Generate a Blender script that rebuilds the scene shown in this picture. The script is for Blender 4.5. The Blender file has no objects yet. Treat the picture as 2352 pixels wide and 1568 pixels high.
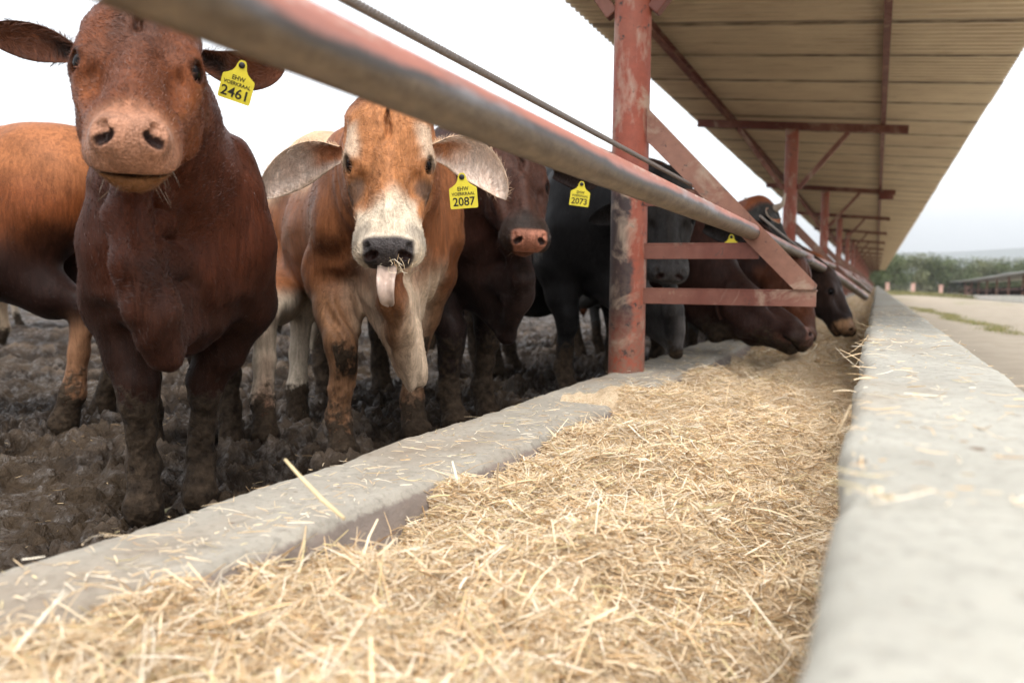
import bpy, math, random
import numpy as np
from mathutils import Matrix, Vector
sc = bpy.context.scene
COL = sc.collection

# ------------------------------------------------------------------ camera
FPX = 1981.0                      # focal length in units of a 2352 px wide frame
def cam_rot(yaw, pitch, roll):
    cy, sy, cp, sp, cr, sr = math.cos(yaw), math.sin(yaw), math.cos(pitch), math.sin(pitch), math.cos(roll), math.sin(roll)
    F = np.array([-sy, cy, 0.]); R = np.array([cy, sy, 0.]); U = np.array([0, 0, 1.])
    F2 = cp*F - sp*U; U2 = sp*F + cp*U
    return np.array([cr*R + sr*U2, -sr*R + cr*U2, F2])
CM = cam_rot(math.radians(22.82), math.radians(4.02), math.radians(0.6))
cd = bpy.data.cameras.new('camera'); cam = bpy.data.objects.new('camera', cd); COL.objects.link(cam)
m = Matrix(((CM[0][0], CM[1][0], -CM[2][0]), (CM[0][1], CM[1][1], -CM[2][1]), (CM[0][2], CM[1][2], -CM[2][2])))
cam.matrix_world = m.to_4x4()
cd.sensor_width = 36; cd.lens = 36*FPX/2352; cd.clip_start = .02; cd.clip_end = 9000
cd.dof.use_dof = True; cd.dof.focus_distance = 2.15; cd.dof.aperture_fstop = 3.4
sc.camera = cam
# ------------------------------------------------------------------ world, sun, exposure
SUN_EL, SUN_AZ = math.radians(68), math.radians(150)      # azimuth clockwise from +Y
w = bpy.data.worlds.new('World'); sc.world = w; w.use_nodes = True
nt = w.node_tree; N = nt.nodes; bg = N['Background']
sky = N.new('ShaderNodeTexSky'); sky.sky_type = 'NISHITA'; sky.sun_disc = False
sky.sun_elevation = SUN_EL; sky.sun_rotation = SUN_AZ; sky.dust_density = 3.0; sky.air_density = 1.0
hs_ = N.new('ShaderNodeHueSaturation'); hs_.inputs['Saturation'].default_value = .16
nt.links.new(sky.outputs[0], hs_.inputs['Color'])
# overcast: a cloud sheet of soft brighter and greyer patches
tc = N.new('ShaderNodeTexCoord'); mp = N.new('ShaderNodeMapping'); mp.inputs['Scale'].default_value = (1.2, 1.2, 4.5)
cn = N.new('ShaderNodeTexNoise'); cn.inputs['Scale'].default_value = 2.2; cn.inputs['Detail'].default_value = 5
rp = N.new('ShaderNodeMapRange'); rp.inputs[1].default_value = .35; rp.inputs[2].default_value = .7; rp.inputs[3].default_value = .86; rp.inputs[4].default_value = 1.18
nt.links.new(tc.outputs['Generated'], mp.inputs[0]); nt.links.new(mp.outputs[0], cn.inputs['Vector']); nt.links.new(cn.outputs['Fac'], rp.inputs[0])
mx = N.new('ShaderNodeVectorMath'); mx.operation = 'SCALE'
# an overcast sky is about three times as bright overhead as at the horizon
sx_ = N.new('ShaderNodeSeparateXYZ'); zr = N.new('ShaderNodeMapRange'); mu = N.new('ShaderNodeMath'); mu.operation = 'MULTIPLY'
zr.inputs[1].default_value = 0; zr.inputs[2].default_value = 1; zr.inputs[3].default_value = 2.4; zr.inputs[4].default_value = 2.0
nt.links.new(tc.outputs['Generated'], sx_.inputs[0]); nt.links.new(sx_.outputs[2], zr.inputs[0]); nt.links.new(zr.outputs[0], mu.inputs[0]); nt.links.new(rp.outputs[0], mu.inputs[1])
nt.links.new(hs_.outputs[0], mx.inputs[0]); nt.links.new(mu.outputs[0], mx.inputs['Scale'])
nt.links.new(mx.outputs[0], bg.inputs['Color']); bg.inputs['Strength'].default_value = .15
sd = bpy.data.lights.new('sun', 'SUN'); so = bpy.data.objects.new('sun', sd); COL.objects.link(so)
sd.energy = 1.4; sd.angle = math.radians(35); sd.color = (1.0, .95, .88)
dirv = Vector((math.sin(SUN_AZ)*math.cos(SUN_EL), math.cos(SUN_AZ)*math.cos(SUN_EL), math.sin(SUN_EL)))
so.rotation_euler = dirv.to_track_quat('Z', 'Y').to_euler()
sc.view_settings.view_transform = 'Standard'; sc.view_settings.look = 'None'
sc.view_settings.exposure = 0.48; sc.view_settings.gamma = 1
sc.render.engine = 'CYCLES'
sc.cycles.use_denoising = True
sc.cycles.max_bounces = 6; sc.cycles.diffuse_bounces = 4; sc.cycles.glossy_bounces = 2
sc.cycles.transparent_max_bounces = 4; sc.cycles.caustics_reflective = False; sc.cycles.caustics_refractive = False

# ------------------------------------------------------------------ helpers
rng = np.random.default_rng(7)
GZ = -0.60                        # yard and road level below the lens
S = 0.83                          # feedlot structure unit
def ray(x, y):
    return CM.T @ np.array([(x-1176)/FPX, -(y-784)/FPX, 1.0])
def px(x, y, d): return ray(x, y)*d                    # point at depth d
def on_ground(x, y, z=GZ): r = ray(x, y); return r*(z/r[2])

def _hash(ix, iy, iz, seed):
    h = (ix.astype(np.int64)*374761393 + iy.astype(np.int64)*668265263 + iz.astype(np.int64)*2147483647 + seed*1274126177) & 0xffffffff
    h = ((h ^ (h >> 13))*1274126177) & 0xffffffff
    h = ((h ^ (h >> 16))*2246822519) & 0xffffffff
    return ((h ^ (h >> 15)) & 0xffffff)/float(0xffffff)
def vnoise(P, scale, seed=0):
    """smooth value noise in -1..1"""
    p = np.asarray(P, float)*scale
    i = np.floor(p); f = p-i; f = f*f*f*(f*(f*6-15)+10); i = i.astype(np.int64)
    r = 0
    for a in (0, 1):
        for b in (0, 1):
            for c in (0, 1):
                wgt = (f[:, 0] if a else 1-f[:, 0])*(f[:, 1] if b else 1-f[:, 1])*(f[:, 2] if c else 1-f[:, 2])
                r = r + wgt*_hash(i[:, 0]+a, i[:, 1]+b, i[:, 2]+c, seed)
    return r*2-1
def fbm(P, scale, octv=4, seed=0, gain=.5):
    r = 0; a = 1
    for o in range(octv):
        r = r + a*vnoise(P, scale*2**o, seed+o*17); a *= gain
    return r
def sstep(a, b, x):
    t = np.clip((x-a)/(b-a), 0, 1); return t*t*(3-2*t)
def lerp(a, b, t):
    t = np.asarray(t)
    if t.ndim == 1: t = t[:, None]
    return np.asarray(a)*(1-t) + np.asarray(b)*t

def mesh_np(name, V, faces, smooth=True, mat=None, attrs=None):
    """faces: list of (n,k) index arrays"""
    me = bpy.data.meshes.new(name)
    V = np.ascontiguousarray(V, np.float32)
    me.vertices.add(len(V)); me.vertices.foreach_set('co', V.ravel())
    faces = [np.asarray(f, np.int32) for f in faces if len(f)]
    nl = sum(f.size for f in faces); npoly = sum(len(f) for f in faces)
    me.loops.add(nl); me.polygons.add(npoly)
    me.loops.foreach_set('vertex_index', np.concatenate([f.ravel() for f in faces]))
    tot = np.concatenate([np.full(len(f), f.shape[1], np.int32) for f in faces])
    st = np.concatenate([[0], np.cumsum(tot)[:-1]]).astype(np.int32)
    me.polygons.foreach_set('loop_start', st)
    me.polygons.foreach_set('use_smooth', np.full(npoly, smooth))
    me.update(calc_edges=True)
    for k, a in (attrs or {}).items():
        a = np.asarray(a, np.float32)
        if a.ndim == 1:
            at = me.attributes.new(k, 'FLOAT', 'POINT'); at.data.foreach_set('value', a)
        else:
            at = me.attributes.new(k, 'FLOAT_COLOR', 'POINT')
            at.data.foreach_set('color', np.concatenate([a, np.ones((len(a), 1), np.float32)], 1).ravel())
    if mat is not None: me.materials.append(mat)
    me.validate()
    return me
def link(name, me, parent=None):
    o = bpy.data.objects.new(name, me); COL.objects.link(o)
    if parent is not None: o.parent = parent
    return o
def tag(o, label=None, cat=None, group=None, kind=None):
    if label: o['label'] = label
    if cat: o['category'] = cat
    if group: o['group'] = group
    if kind: o['kind'] = kind
    return o
def empty(name, loc=(0, 0, 0), rz=0):
    o = bpy.data.objects.new(name, None); COL.objects.link(o); o.location = loc; o.rotation_euler = (0, 0, rz); o.empty_display_size = .1
    return o
def copy_tree(o, parent=None):
    c = o.copy(); COL.objects.link(c); c.parent = parent
    for ch in list(o.children): copy_tree(ch, c)
    return c

class MB:
    """collects shapes, then links them as one mesh object"""
    def __init__(s): s.V = []; s.F3 = []; s.F4 = []; s.n = 0
    def add(s, V, F):
        V = np.asarray(V, float); s.V.append(V)
        for f in F:
            (s.F4 if len(f) == 4 else s.F3).append([i+s.n for i in f]) if len(f) in (3, 4) else None
        s.n += len(V); return s
    def box(s, lo, hi, M=None):
        x0, y0, z0 = lo; x1, y1, z1 = hi
        b = min(.004, .2*min(x1-x0, y1-y0, z1-z0))      # small chamfer on the edges
        V = []; 
        for (x, sx) in ((x0, 1), (x1, -1)):
            for (y, sy) in ((y0, 1), (y1, -1)):
                for (z, sz) in ((z0, 1), (z1, -1)):
                    V += [(x, y+sy*b, z+sz*b), (x+sx*b, y, z+sz*b), (x+sx*b, y+sy*b, z)]
        def c(i, j, k): return (i*4+j*2+k)*3
        F = []
        def q(*a): F.append(list(a))
        q(c(0,0,0), c(0,0,1), c(0,1,1), c(0,1,0)); q(c(1,0,0), c(1,1,0), c(1,1,1), c(1,0,1))
        q(c(0,0,0)+1, c(1,0,0)+1, c(1,0,1)+1, c(0,0,1)+1); q(c(0,1,0)+1, c(0,1,1)+1, c(1,1,1)+1, c(1,1,0)+1)
        q(c(0,0,0)+2, c(0,1,0)+2, c(1,1,0)+2, c(1,0,0)+2); q(c(0,0,1)+2, c(1,0,1)+2, c(1,1,1)+2, c(0,1,1)+2)
        for i in (0, 1):
            for j in (0, 1):
                q(c(i,j,0), c(i,j,0)+1, c(i,j,1)+1, c(i,j,1))
                q(c(i,0,j), c(i,1,j), c(i,1,j)+2, c(i,0,j)+2)
                q(c(0,i,j)+1, c(0,i,j)+2, c(1,i,j)+2, c(1,i,j)+1)
                for k in (0, 1): F.append([c(i,j,k), c(i,j,k)+1, c(i,j,k)+2])
        V = np.array(V)
        if M is not None: V = V @ np.array(M)[:3, :3].T + np.array(M)[:3, 3]
        return s.add(V, F)
    def bar(s, a, b, wy, hz, up=(0, 0, 1)):
        """rectangular bar from a to b; wy across, hz along 'up'"""
        a = np.array(a, float); b = np.array(b, float); t = b-a; L = np.linalg.norm(t); t /= L
        u = np.array(up, float); u -= t*(u@t); u /= np.linalg.norm(u); n = np.cross(u, t)
        M = np.eye(4); M[:3, 0] = t; M[:3, 1] = n; M[:3, 2] = u; M[:3, 3] = a
        return s.box((0, -wy/2, -hz/2), (L, wy/2, hz/2), M)
    def tube(s, pts, r, seg=16, cap=True):
        pts = np.array(pts, float); n = len(pts); r = np.broadcast_to(np.asarray(r, float), (n,))
        T = np.gradient(pts, axis=0); T /= np.linalg.norm(T, axis=1)[:, None]
        ref = np.array([0, 0, 1.]) if abs(T[0][2]) < .9 else np.array([1., 0, 0])
        V = []
        for i in range(n):
            u = np.cross(ref, T[i]); u /= np.linalg.norm(u); v = np.cross(T[i], u)
            a = np.linspace(0, 2*np.pi, seg, endpoint=False)
            V.append(pts[i] + r[i]*(np.cos(a)[:, None]*u + np.sin(a)[:, None]*v))
        F = [[i*seg+j, i*seg+(j+1) % seg, (i+1)*seg+(j+1) % seg, (i+1)*seg+j] for i in range(n-1) for j in range(seg)]
        V = np.concatenate(V)
        if cap:
            V = np.concatenate([V, pts[:1], pts[-1:]]); c0, c1 = n*seg, n*seg+1
            for j in range(seg):
                F.append([c0, (j+1) % seg, j]); F.append([c1, (n-1)*seg+j, (n-1)*seg+(j+1) % seg])
        return s.add(V, F)
    def prism(s, poly, a, b):
        """poly: outline in 2-D given as 3-D points at depth a-vector; extruded from offset a to offset b"""
        poly = np.array(poly, float); n = len(poly); c = poly.mean(0)
        V = np.concatenate([poly+a, poly+b, [c+a], [c+b]])
        F = [[i, (i+1) % n, n+(i+1) % n, n+i] for i in range(n)]
        F += [[2*n, (i+1) % n, i] for i in range(n)] + [[2*n+1, n+i, n+(i+1) % n] for i in range(n)]
        return s.add(V, F)
    def sphere(s, c, r, seg=16, ring=10):
        c = np.array(c, float); r = np.broadcast_to(np.asarray(r, float), (3,))
        V = []; F = []
        for i in range(ring+1):
            th = np.pi*i/ring
            for j in range(seg):
                ph = 2*np.pi*j/seg; V.append(c + r*np.array([np.sin(th)*np.cos(ph), np.sin(th)*np.sin(ph), np.cos(th)]))
        for i in range(ring):
            for j in range(seg):
                F.append([i*seg+j, (i+1)*seg+j, (i+1)*seg+(j+1) % seg, i*seg+(j+1) % seg])
        return s.add(V, F)
    def build(s, name, mat, parent=None, smooth=False, attrs=None):
        V = np.concatenate(s.V)
        me = mesh_np(name, V, [np.array(s.F3, np.int32).reshape(-1, 3), np.array(s.F4, np.int32).reshape(-1, 4)], smooth, mat, attrs)
        if smooth == 'auto' or smooth is True: pass
        return link(name, me, parent)

# ------------------------------------------------------------------ materials
class NT:
    def __init__(s, name):
        s.m = bpy.data.materials.new(name); s.m.use_nodes = True; s.t = s.m.node_tree; s.N = s.t.nodes
        s.b = s.N['Principled BSDF']
    def n(s, typ, **kw):
        nd = s.N.new('ShaderNode'+typ)
        for k, v in kw.items():
            if hasattr(nd, k): setattr(nd, k, v)
            else: nd.inputs[k].default_value = v
        return nd
    def l(s, a, b): s.t.links.new(a, b); return s
    def coord(s, scale=(1, 1, 1), kind='Object', rot=(0, 0, 0)):
        c = s.n('TexCoord'); mp = s.n('Mapping'); mp.inputs['Scale'].default_value = scale; mp.inputs['Rotation'].default_value = rot
        s.l(c.outputs[kind], mp.inputs[0]); return mp.outputs[0]
    def noise(s, scale, detail=4, rough=.55, vec=None, dist=0):
        nd = s.n('TexNoise'); nd.inputs['Scale'].default_value = scale; nd.inputs['Detail'].default_value = detail
        nd.inputs['Roughness'].default_value = rough; nd.inputs['Distortion'].default_value = dist
        if vec is not None: s.l(vec, nd.inputs['Vector'])
        return nd.outputs['Fac']
    def rng(s, x, a, b, c=0, d=1):
        nd = s.n('MapRange'); nd.clamp = True
        for i, v in enumerate((a, b, c, d)): nd.inputs[i+1].default_value = v
        s.l(x, nd.inputs[0]); return nd.outputs[0]
    def math(s, op, a, b):
        nd = s.n('Math', operation=op)
        for i, v in enumerate((a, b)):
            if isinstance(v, (int, float)): nd.inputs[i].default_value = v
            else: s.l(v, nd.inputs[i])
        return nd.outputs[0]
    def mix(s, f, a, b, mode='MIX'):
        nd = s.n('Mix', data_type='RGBA', blend_type=mode)
        for i, v in ((0, f), (6, a), (7, b)):
            if isinstance(v, (int, float)): nd.inputs[i].default_value = v
            elif isinstance(v, tuple): nd.inputs[i].default_value = (*v, 1)
            else: s.l(v, nd.inputs[i])
        return nd.outputs[2]
    def attr(s, name, out='Color'):
        nd = s.n('Attribute', attribute_name=name); return nd.outputs[out]
    def bump(s, h, strength=.3, dist=.01, prev=None):
        nd = s.n('Bump'); nd.inputs['Strength'].default_value = strength; nd.inputs['Distance'].default_value = dist
        s.l(h, nd.inputs['Height'])
        if prev is not None: s.l(prev, nd.inputs['Normal'])
        return nd.outputs[0]
    def out(s, col=None, rough=.7, nrm=None, spec=.3, metal=0):
        for k, v in (('Base Color', col), ('Roughness', rough), ('Normal', nrm), ('Specular IOR Level', spec), ('Metallic', metal)):
            if v is None: continue
            if isinstance(v, (int, float)): s.b.inputs[k].default_value = v
            elif isinstance(v, tuple): s.b.inputs[k].default_value = (*v, 1)
            else: s.l(v, s.b.inputs[k])
        return s.m

def mat_coat():
    t = NT('coat'); c = t.attr('coat'); mud = t.attr('mud', 'Fac'); sk = t.attr('skin', 'Fac'); v = t.coord()
    st = t.noise(70, 4, .62, t.coord((1, 1, .13)), .8); big = t.noise(7, 3, .55, v)
    f = t.noise(420, 2, .6, t.coord((1, 1, .16)))
    k = t.math('MULTIPLY', t.rng(st, .3, .7, .62, 1.3), t.rng(big, .3, .7, .84, 1.14))
    k = t.math('MULTIPLY', k, t.rng(f, .3, .7, .78, 1.2))
    kk = t.n('Combine' + 'Color'); [t.l(k, kk.inputs[i]) for i in range(3)]
    c1 = t.mix(1.0, c, kk.outputs[0], 'MULTIPLY')
    mn = t.noise(38, 5, .65, v); mc = t.mix(t.rng(mn, .32, .68), (.012, .008, .005), (.062, .042, .027))
    mv = t.n('TexVoronoi'); mv.inputs['Scale'].default_value = 55; t.l(v, mv.inputs['Vector'])
    mm = t.rng(t.math('ADD', mud, t.math('MULTIPLY', t.math('SUBTRACT', mn, .5), 2.0)), .35, .75)
    c2 = t.mix(mm, c1, mc)
    r1 = t.math('ADD', t.math('MULTIPLY', mm, .18), t.rng(f, .3, .7, .36, .52))
    r1 = t.math('SUBTRACT', r1, t.math('MULTIPLY', sk, .12))
    skn = t.n('TexVoronoi'); skn.inputs['Scale'].default_value = 190; t.l(v, skn.inputs['Vector'])
    h = t.math('ADD', t.math('MULTIPLY', f, .25), t.math('MULTIPLY', st, .3))
    h = t.math('ADD', h, t.math('MULTIPLY', t.math('MULTIPLY', mn, mm), 4.0))
    h = t.math('ADD', h, t.math('MULTIPLY', t.math('MULTIPLY', mv.outputs['Distance'], mm), 1.6))
    h = t.math('ADD', h, t.math('MULTIPLY', t.math('MULTIPLY', skn.outputs['Distance'], sk), .7))
    m_ = t.out(c2, r1, t.bump(h, .55, .005), .07)
    t.b.inputs['Sheen Weight'].default_value = .02; t.b.inputs['Sheen Roughness'].default_value = .4
    return m_
def mat_hair():
    t = NT('hair'); c = t.attr('coat')
    return t.out(c, .42, None, .3)
def mat_simple(name, col, rough=.6, spec=.3, var=.25, scale=30, bump=.2, metal=0):
    t = NT(name); v = t.coord(); n = t.noise(scale, 5, .6, v)
    a = tuple(x*(1-var) for x in col); b = tuple(min(1, x*(1+var)) for x in col)
    return t.out(t.mix(t.rng(n, .3, .7), a, b), rough, t.bump(n, bump, .004), spec, metal)
def mat_hay():
    t = NT('hay'); c = t.attr('tint'); n = t.noise(90, 3, .6, t.coord())
    return t.out(t.mix(t.rng(n, .3, .7, 0, .35), c, (.46, .30, .14)), .62, None, .25)
def mat_haybase():
    t = NT('hay_chaff'); v = t.coord(); n = t.noise(170, 4, .7, v); n2 = t.noise(9, 4, .6, v); n3 = t.noise(420, 2, .6, v)
    c = t.mix(t.rng(n, .35, .68), (.40, .26, .14), (.80, .64, .44)); c = t.mix(t.rng(n2, .4, .7, 0, .5), c, (.74, .60, .42))
    c = t.mix(t.rng(n3, .55, .7, 0, .7), c, (.84, .72, .54))
    return t.out(c, .85, t.bump(t.math('ADD', n, n3), .9, .006), .1)
def mat_mud():
    t = NT('mud'); v = t.coord(); n = t.noise(3.5, 6, .62, v); n2 = t.noise(34, 5, .65, v, .6); n3 = t.noise(130, 3, .6, v); hh = t.attr('height', 'Fac'); wt = t.attr('wet', 'Fac')
    c = t.mix(t.rng(n2, .32, .68), (.008, .005, .003), (.042, .027, .016))
    c = t.mix(t.math('MULTIPLY', t.rng(hh, .45, 1.0), t.rng(n, .40, .62)), c, (.17, .125, .09))
    c = t.mix(t.math('MULTIPLY', wt, .7), c, (.060, .039, .021))
    c = t.mix(t.rng(n3, .70, .76, 0, .5), c, (.26, .19, .11))
    rgh = t.math('SUBTRACT', t.rng(n2, .3, .7, .24, .52), t.math('MULTIPLY', wt, .10))
    h = t.math('ADD', n2, t.math('MULTIPLY', n3, .22))
    gl = t.math('MULTIPLY', t.rng(t.noise(11, 4, .6, v), .48, .57), t.rng(n2, .42, .6))      # wet, glossy smears
    rgh = t.math('SUBTRACT', t.math('ADD', rgh, .16), t.math('MULTIPLY', gl, .34))
    return t.out(c, rgh, t.bump(h, .9, .022), t.rng(gl, 0, 1, .16, .85))
def mat_concrete(name, light, dark, stain, sc_=6):
    t = NT(name); v = t.coord(); n = t.noise(sc_, 7, .65, v); n2 = t.noise(55, 5, .7, v); n3 = t.noise(230, 3, .7, v)
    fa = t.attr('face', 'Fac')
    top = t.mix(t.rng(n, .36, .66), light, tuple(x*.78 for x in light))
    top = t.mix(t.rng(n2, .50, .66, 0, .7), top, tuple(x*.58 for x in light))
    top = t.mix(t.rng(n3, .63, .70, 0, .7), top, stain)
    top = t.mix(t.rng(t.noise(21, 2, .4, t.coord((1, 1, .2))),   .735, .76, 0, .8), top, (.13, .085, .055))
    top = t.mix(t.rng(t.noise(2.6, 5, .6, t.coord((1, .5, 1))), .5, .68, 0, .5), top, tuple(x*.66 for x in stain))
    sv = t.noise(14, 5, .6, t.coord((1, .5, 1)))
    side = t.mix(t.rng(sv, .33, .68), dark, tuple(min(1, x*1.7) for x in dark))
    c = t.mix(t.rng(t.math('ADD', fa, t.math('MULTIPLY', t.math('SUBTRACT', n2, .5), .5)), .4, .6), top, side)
    h = t.math('ADD', t.math('MULTIPLY', n2, .7), t.math('MULTIPLY', n3, .5))
    return t.out(c, .85, t.bump(h, .6, .006), .2)
def mat_paint(name, red, worn=.5, rubbed=False):
    t = NT(name); v = t.coord(); n = t.noise(6.5, 6, .62, v, .5); n2 = t.noise(38, 5, .7, v); n3 = t.noise(2.4, 4, .6, t.coord((1, 1, .45)))
    c = t.mix(t.rng(n2, .3, .72), red, tuple(x*.72 for x in red))
    c = t.mix(t.rng(n3, .46, .66, 0, .55), c, (.33, .17, .12))               # chalky faded paint
    if rubbed:                                                               # dark primer where animals rub the pole
        sx = t.n('SeparateXYZ'); t.l(t.coord(), sx.inputs[0])
        band = t.math('MULTIPLY', t.rng(sx.outputs[2], .95, 1.15, 1, 0), t.rng(sx.outputs[2], .28, .5))
        px_ = t.math('ADD', t.math('MULTIPLY', sx.outputs[0], .92), t.math('MULTIPLY', sx.outputs[1], .39))
        side = t.rng(t.math('ADD', px_, t.math('MULTIPLY', t.math('SUBTRACT', n, .5), .17)), -.006, .012, 1, 0)
        c = t.mix(t.math('MULTIPLY', t.math('MULTIPLY', band, side), .93), c, (.028, .026, .027))
        low = t.math('MULTIPLY', t.rng(sx.outputs[2], .75, .15), t.rng(n2, .4, .55))
        c = t.mix(t.math('MULTIPLY', low, .75), c, (.20, .13, .09))
        dust = t.math('MULTIPLY', t.rng(t.noise(9, 5, .65, t.coord((1, 1, .4))), .55, .68), .6)
        c = t.mix(dust, c, (.42, .33, .26))
    chip = t.rng(t.noise(23, 6, .7, v), .60+.08*(1-worn), .66+.08*(1-worn))
    c = t.mix(chip, c, (.05, .035, .03))
    c = t.mix(t.rng(n, .54, .66, 0, .75), c, (.36, .27, .20))
    return t.out(c, t.rng(n, .3, .7, .42, .7), t.bump(t.math('SUBTRACT', n2, t.math('MULTIPLY', chip, .5)), .35, .004), .35)
def mat_pipe():
    t = NT('pipe_steel'); v = t.coord(); n = t.noise(6, 6, .65, t.coord((1, .3, 1))); n2 = t.noise(42, 5, .7, t.coord((1, .5, 1))); n3 = t.noise(4.2, 5, .62, t.coord((1, .35, 1), rot=(0, .6, 0)))
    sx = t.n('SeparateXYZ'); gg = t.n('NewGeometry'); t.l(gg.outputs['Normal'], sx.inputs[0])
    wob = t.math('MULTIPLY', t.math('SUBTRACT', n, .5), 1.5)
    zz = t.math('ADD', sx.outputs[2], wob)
    c = t.mix(t.rng(n2, .32, .68), (.085, .060, .040), (.19, .14, .095))              # brown underside
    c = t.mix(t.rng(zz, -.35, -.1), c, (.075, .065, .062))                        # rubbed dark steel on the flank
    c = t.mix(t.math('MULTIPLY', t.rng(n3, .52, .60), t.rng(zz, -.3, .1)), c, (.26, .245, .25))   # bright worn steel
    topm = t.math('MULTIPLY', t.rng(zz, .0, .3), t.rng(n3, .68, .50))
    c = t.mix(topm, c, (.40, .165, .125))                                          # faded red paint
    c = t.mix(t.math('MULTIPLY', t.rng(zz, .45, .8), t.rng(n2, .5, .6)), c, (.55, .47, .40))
    c = t.mix(t.rng(n2, .68, .74, 0, .8), c, (.035, .025, .02))
    return t.out(c, t.rng(n, .35, .65, .55, .38), t.bump(n2, .3, .003), .45, .1)
def mat_roof():
    t = NT('roof_sheet'); v = t.coord(); n = t.noise(1.3, 6, .6, v); n2 = t.noise(7, 6, .65, t.coord((.25, 1.6, 1))); n3 = t.noise(30, 4, .6, t.coord((.12, 1, 1)))
    c = t.mix(t.rng(n, .35, .65), (.60, .49, .335), (.72, .61, .43))
    c = t.mix(t.rng(n2, .52, .72, 0, .5), c, (.30, .19, .11))
    c = t.mix(t.rng(n3, .66, .76, 0, .35), c, (.18, .11, .065))
    lap = t.attr('lap', 'Fac'); c = t.mix(t.math('MULTIPLY', lap, t.rng(n3, .35, .6, .3, .85)), c, (.10, .065, .04))
    return t.out(c, .5, t.bump(n2, .15, .003), .4, .15)
def mat_road():
    t = NT('dirt_road'); v = t.coord(); n = t.noise(.22, 6, .6, t.coord((1.6, .28, 1))); n2 = t.noise(4, 6, .65, v); n3 = t.noise(60, 3, .7, v); far = t.noise(.05, 4, .6, t.coord((1, .35, 1)))
    c = t.mix(t.rng(n2, .3, .7), (.25, .215, .17), (.34, .30, .24))
    c = t.mix(t.rng(far, .4, .62, 0, .5), c, (.40, .32, .24))
    g = t.math('MULTIPLY', t.rng(n, .54, .62), t.rng(n2, .38, .55))
    c = t.mix(t.math('MULTIPLY', g, .8), c, (.14, .17, .06))
    c = t.mix(t.rng(n3, .64, .72, 0, .6), c, (.2, .15, .11))
    return t.out(c, .95, t.bump(t.math('ADD', n2, n3), .5, .02), .1)
def mat_leaf(name, a, b):
    t = NT(name); c = t.attr('tint', 'Fac')
    m_ = t.out(t.mix(c, a, b), .7, None, .2); return m_
M = dict(coat=mat_coat(), hair=mat_hair(), hay=mat_hay(), chaff=mat_haybase(), mud=mat_mud(),
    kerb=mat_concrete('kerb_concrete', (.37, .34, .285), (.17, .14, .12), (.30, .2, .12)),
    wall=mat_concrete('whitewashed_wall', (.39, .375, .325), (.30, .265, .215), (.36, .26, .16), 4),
    post=mat_paint('post_paint', (.30, .072, .040), 1.0, True), frame=mat_paint('frame_paint', (.155, .05, .034), .7),
    plate=mat_paint('plate_paint', (.23, .105, .07), 1.0), beam=mat_paint('beam_paint', (.15, .04, .027), .4), pipe=mat_pipe(), roof=mat_roof(), road=mat_road(),
    rope=mat_simple('wire_rope', (.19, .16, .14), .5, .5, .3, 200, .2, .5),
    eye=mat_simple('eyeball', (.006, .004, .004), .09, .10, .1, 5, 0), horn=mat_simple('horn', (.36, .29, .22), .4, .4, .3, 22, .2),
    tag=mat_simple('yellow_plastic', (.62, .52, .035), .42, .4, .12, 30, .05), ink=mat_simple('black_ink', (.022, .02, .016), .6, .2, .1, 60, 0),
    button=mat_simple('black_button', (.015, .014, .014), .4, .4, .1, 30, 0),
    tongue=mat_simple('tongue', (.44, .33, .27), .3, .5, .22, 45, .5),
    bark=mat_simple('bark', (.10, .075, .055), .9, .1, .4, 12, .6), leaf=mat_leaf('leaf_green', (.042, .060, .026), (.135, .155, .065)),
    leaf2=mat_leaf('leaf_olive', (.075, .085, .045), (.22, .225, .11)), hill=mat_simple('hill_bush', (.06, .075, .05), .95, .05, .3, .02, .0),
    pink=mat_simple('pink_post', (.52, .33, .27), .8, .2, .2, 8, .2), white=mat_simple('white_concrete', (.70, .66, .6), .8, .2, .12, 1.2, .2),
    tin=mat_simple('tin_roof', (.42, .42, .42), .4, .4, .2, 1.5, 0, .4), wire=mat_simple('fence_wire', (.2, .18, .17), .5, .4, .2, 50, 0))

exec_order = None
# ------------------------------------------------------------------ ground, yard, hills
def terrain_z(X, Y):
    z = GZ - .5*sstep(18, 120, Y) - .05*np.clip(X-3, 0, 14)*sstep(10, 60, Y)
    return z
def axis(stops):
    """stops: list of (pos, spacing) -> graded coordinates"""
    out = [stops[0][0]]
    for (a, sa), (b, sb) in zip(stops, stops[1:]):
        while out[-1] < b-1e-6:
            tt = (out[-1]-a)/(b-a); out.append(out[-1] + sa*(1-tt)+sb*tt)
        out[-1] = b
    return np.array(out)
def grid_mesh(name, xs, ys, zf, mat, attrs_f=None):
    X, Y = np.meshgrid(xs, ys, indexing='ij'); Z = zf(X, Y)
    V = np.stack([X, Y, Z], -1).reshape(-1, 3); nx, ny = X.shape
    i = np.arange((nx-1)*ny).reshape(nx-1, ny)[:, :-1].ravel()
    F = np.stack([i, i+ny, i+ny+1, i+1], 1)
    return mesh_np(name, V, [F], True, mat, attrs_f(V) if attrs_f else None)
gx = axis([(-4000, 800), (-200, 60), (-30, 6), (-1.0, .8), (.1, .3), (4, .3), (14, 1), (40, 5), (300, 60), (4000, 800)])
gy = axis([(-400, 100), (-10, 4), (0, .5), (20, .6), (130, 4), (400, 40), (5000, 800)])
def gz(X, Y):
    P = np.stack([X.ravel(), Y.ravel(), 0*X.ravel()], 1)
    return terrain_z(X, Y) - .06*(X < -.95) + (.025*fbm(P, 1.4, 3, 4).reshape(X.shape))*sstep(.3, 1.0, X)*(1-sstep(20, 60, Y))
ground = link('ground', grid_mesh('ground', gx, gy, gz, M['road'])); tag(ground, kind='structure')

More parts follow.
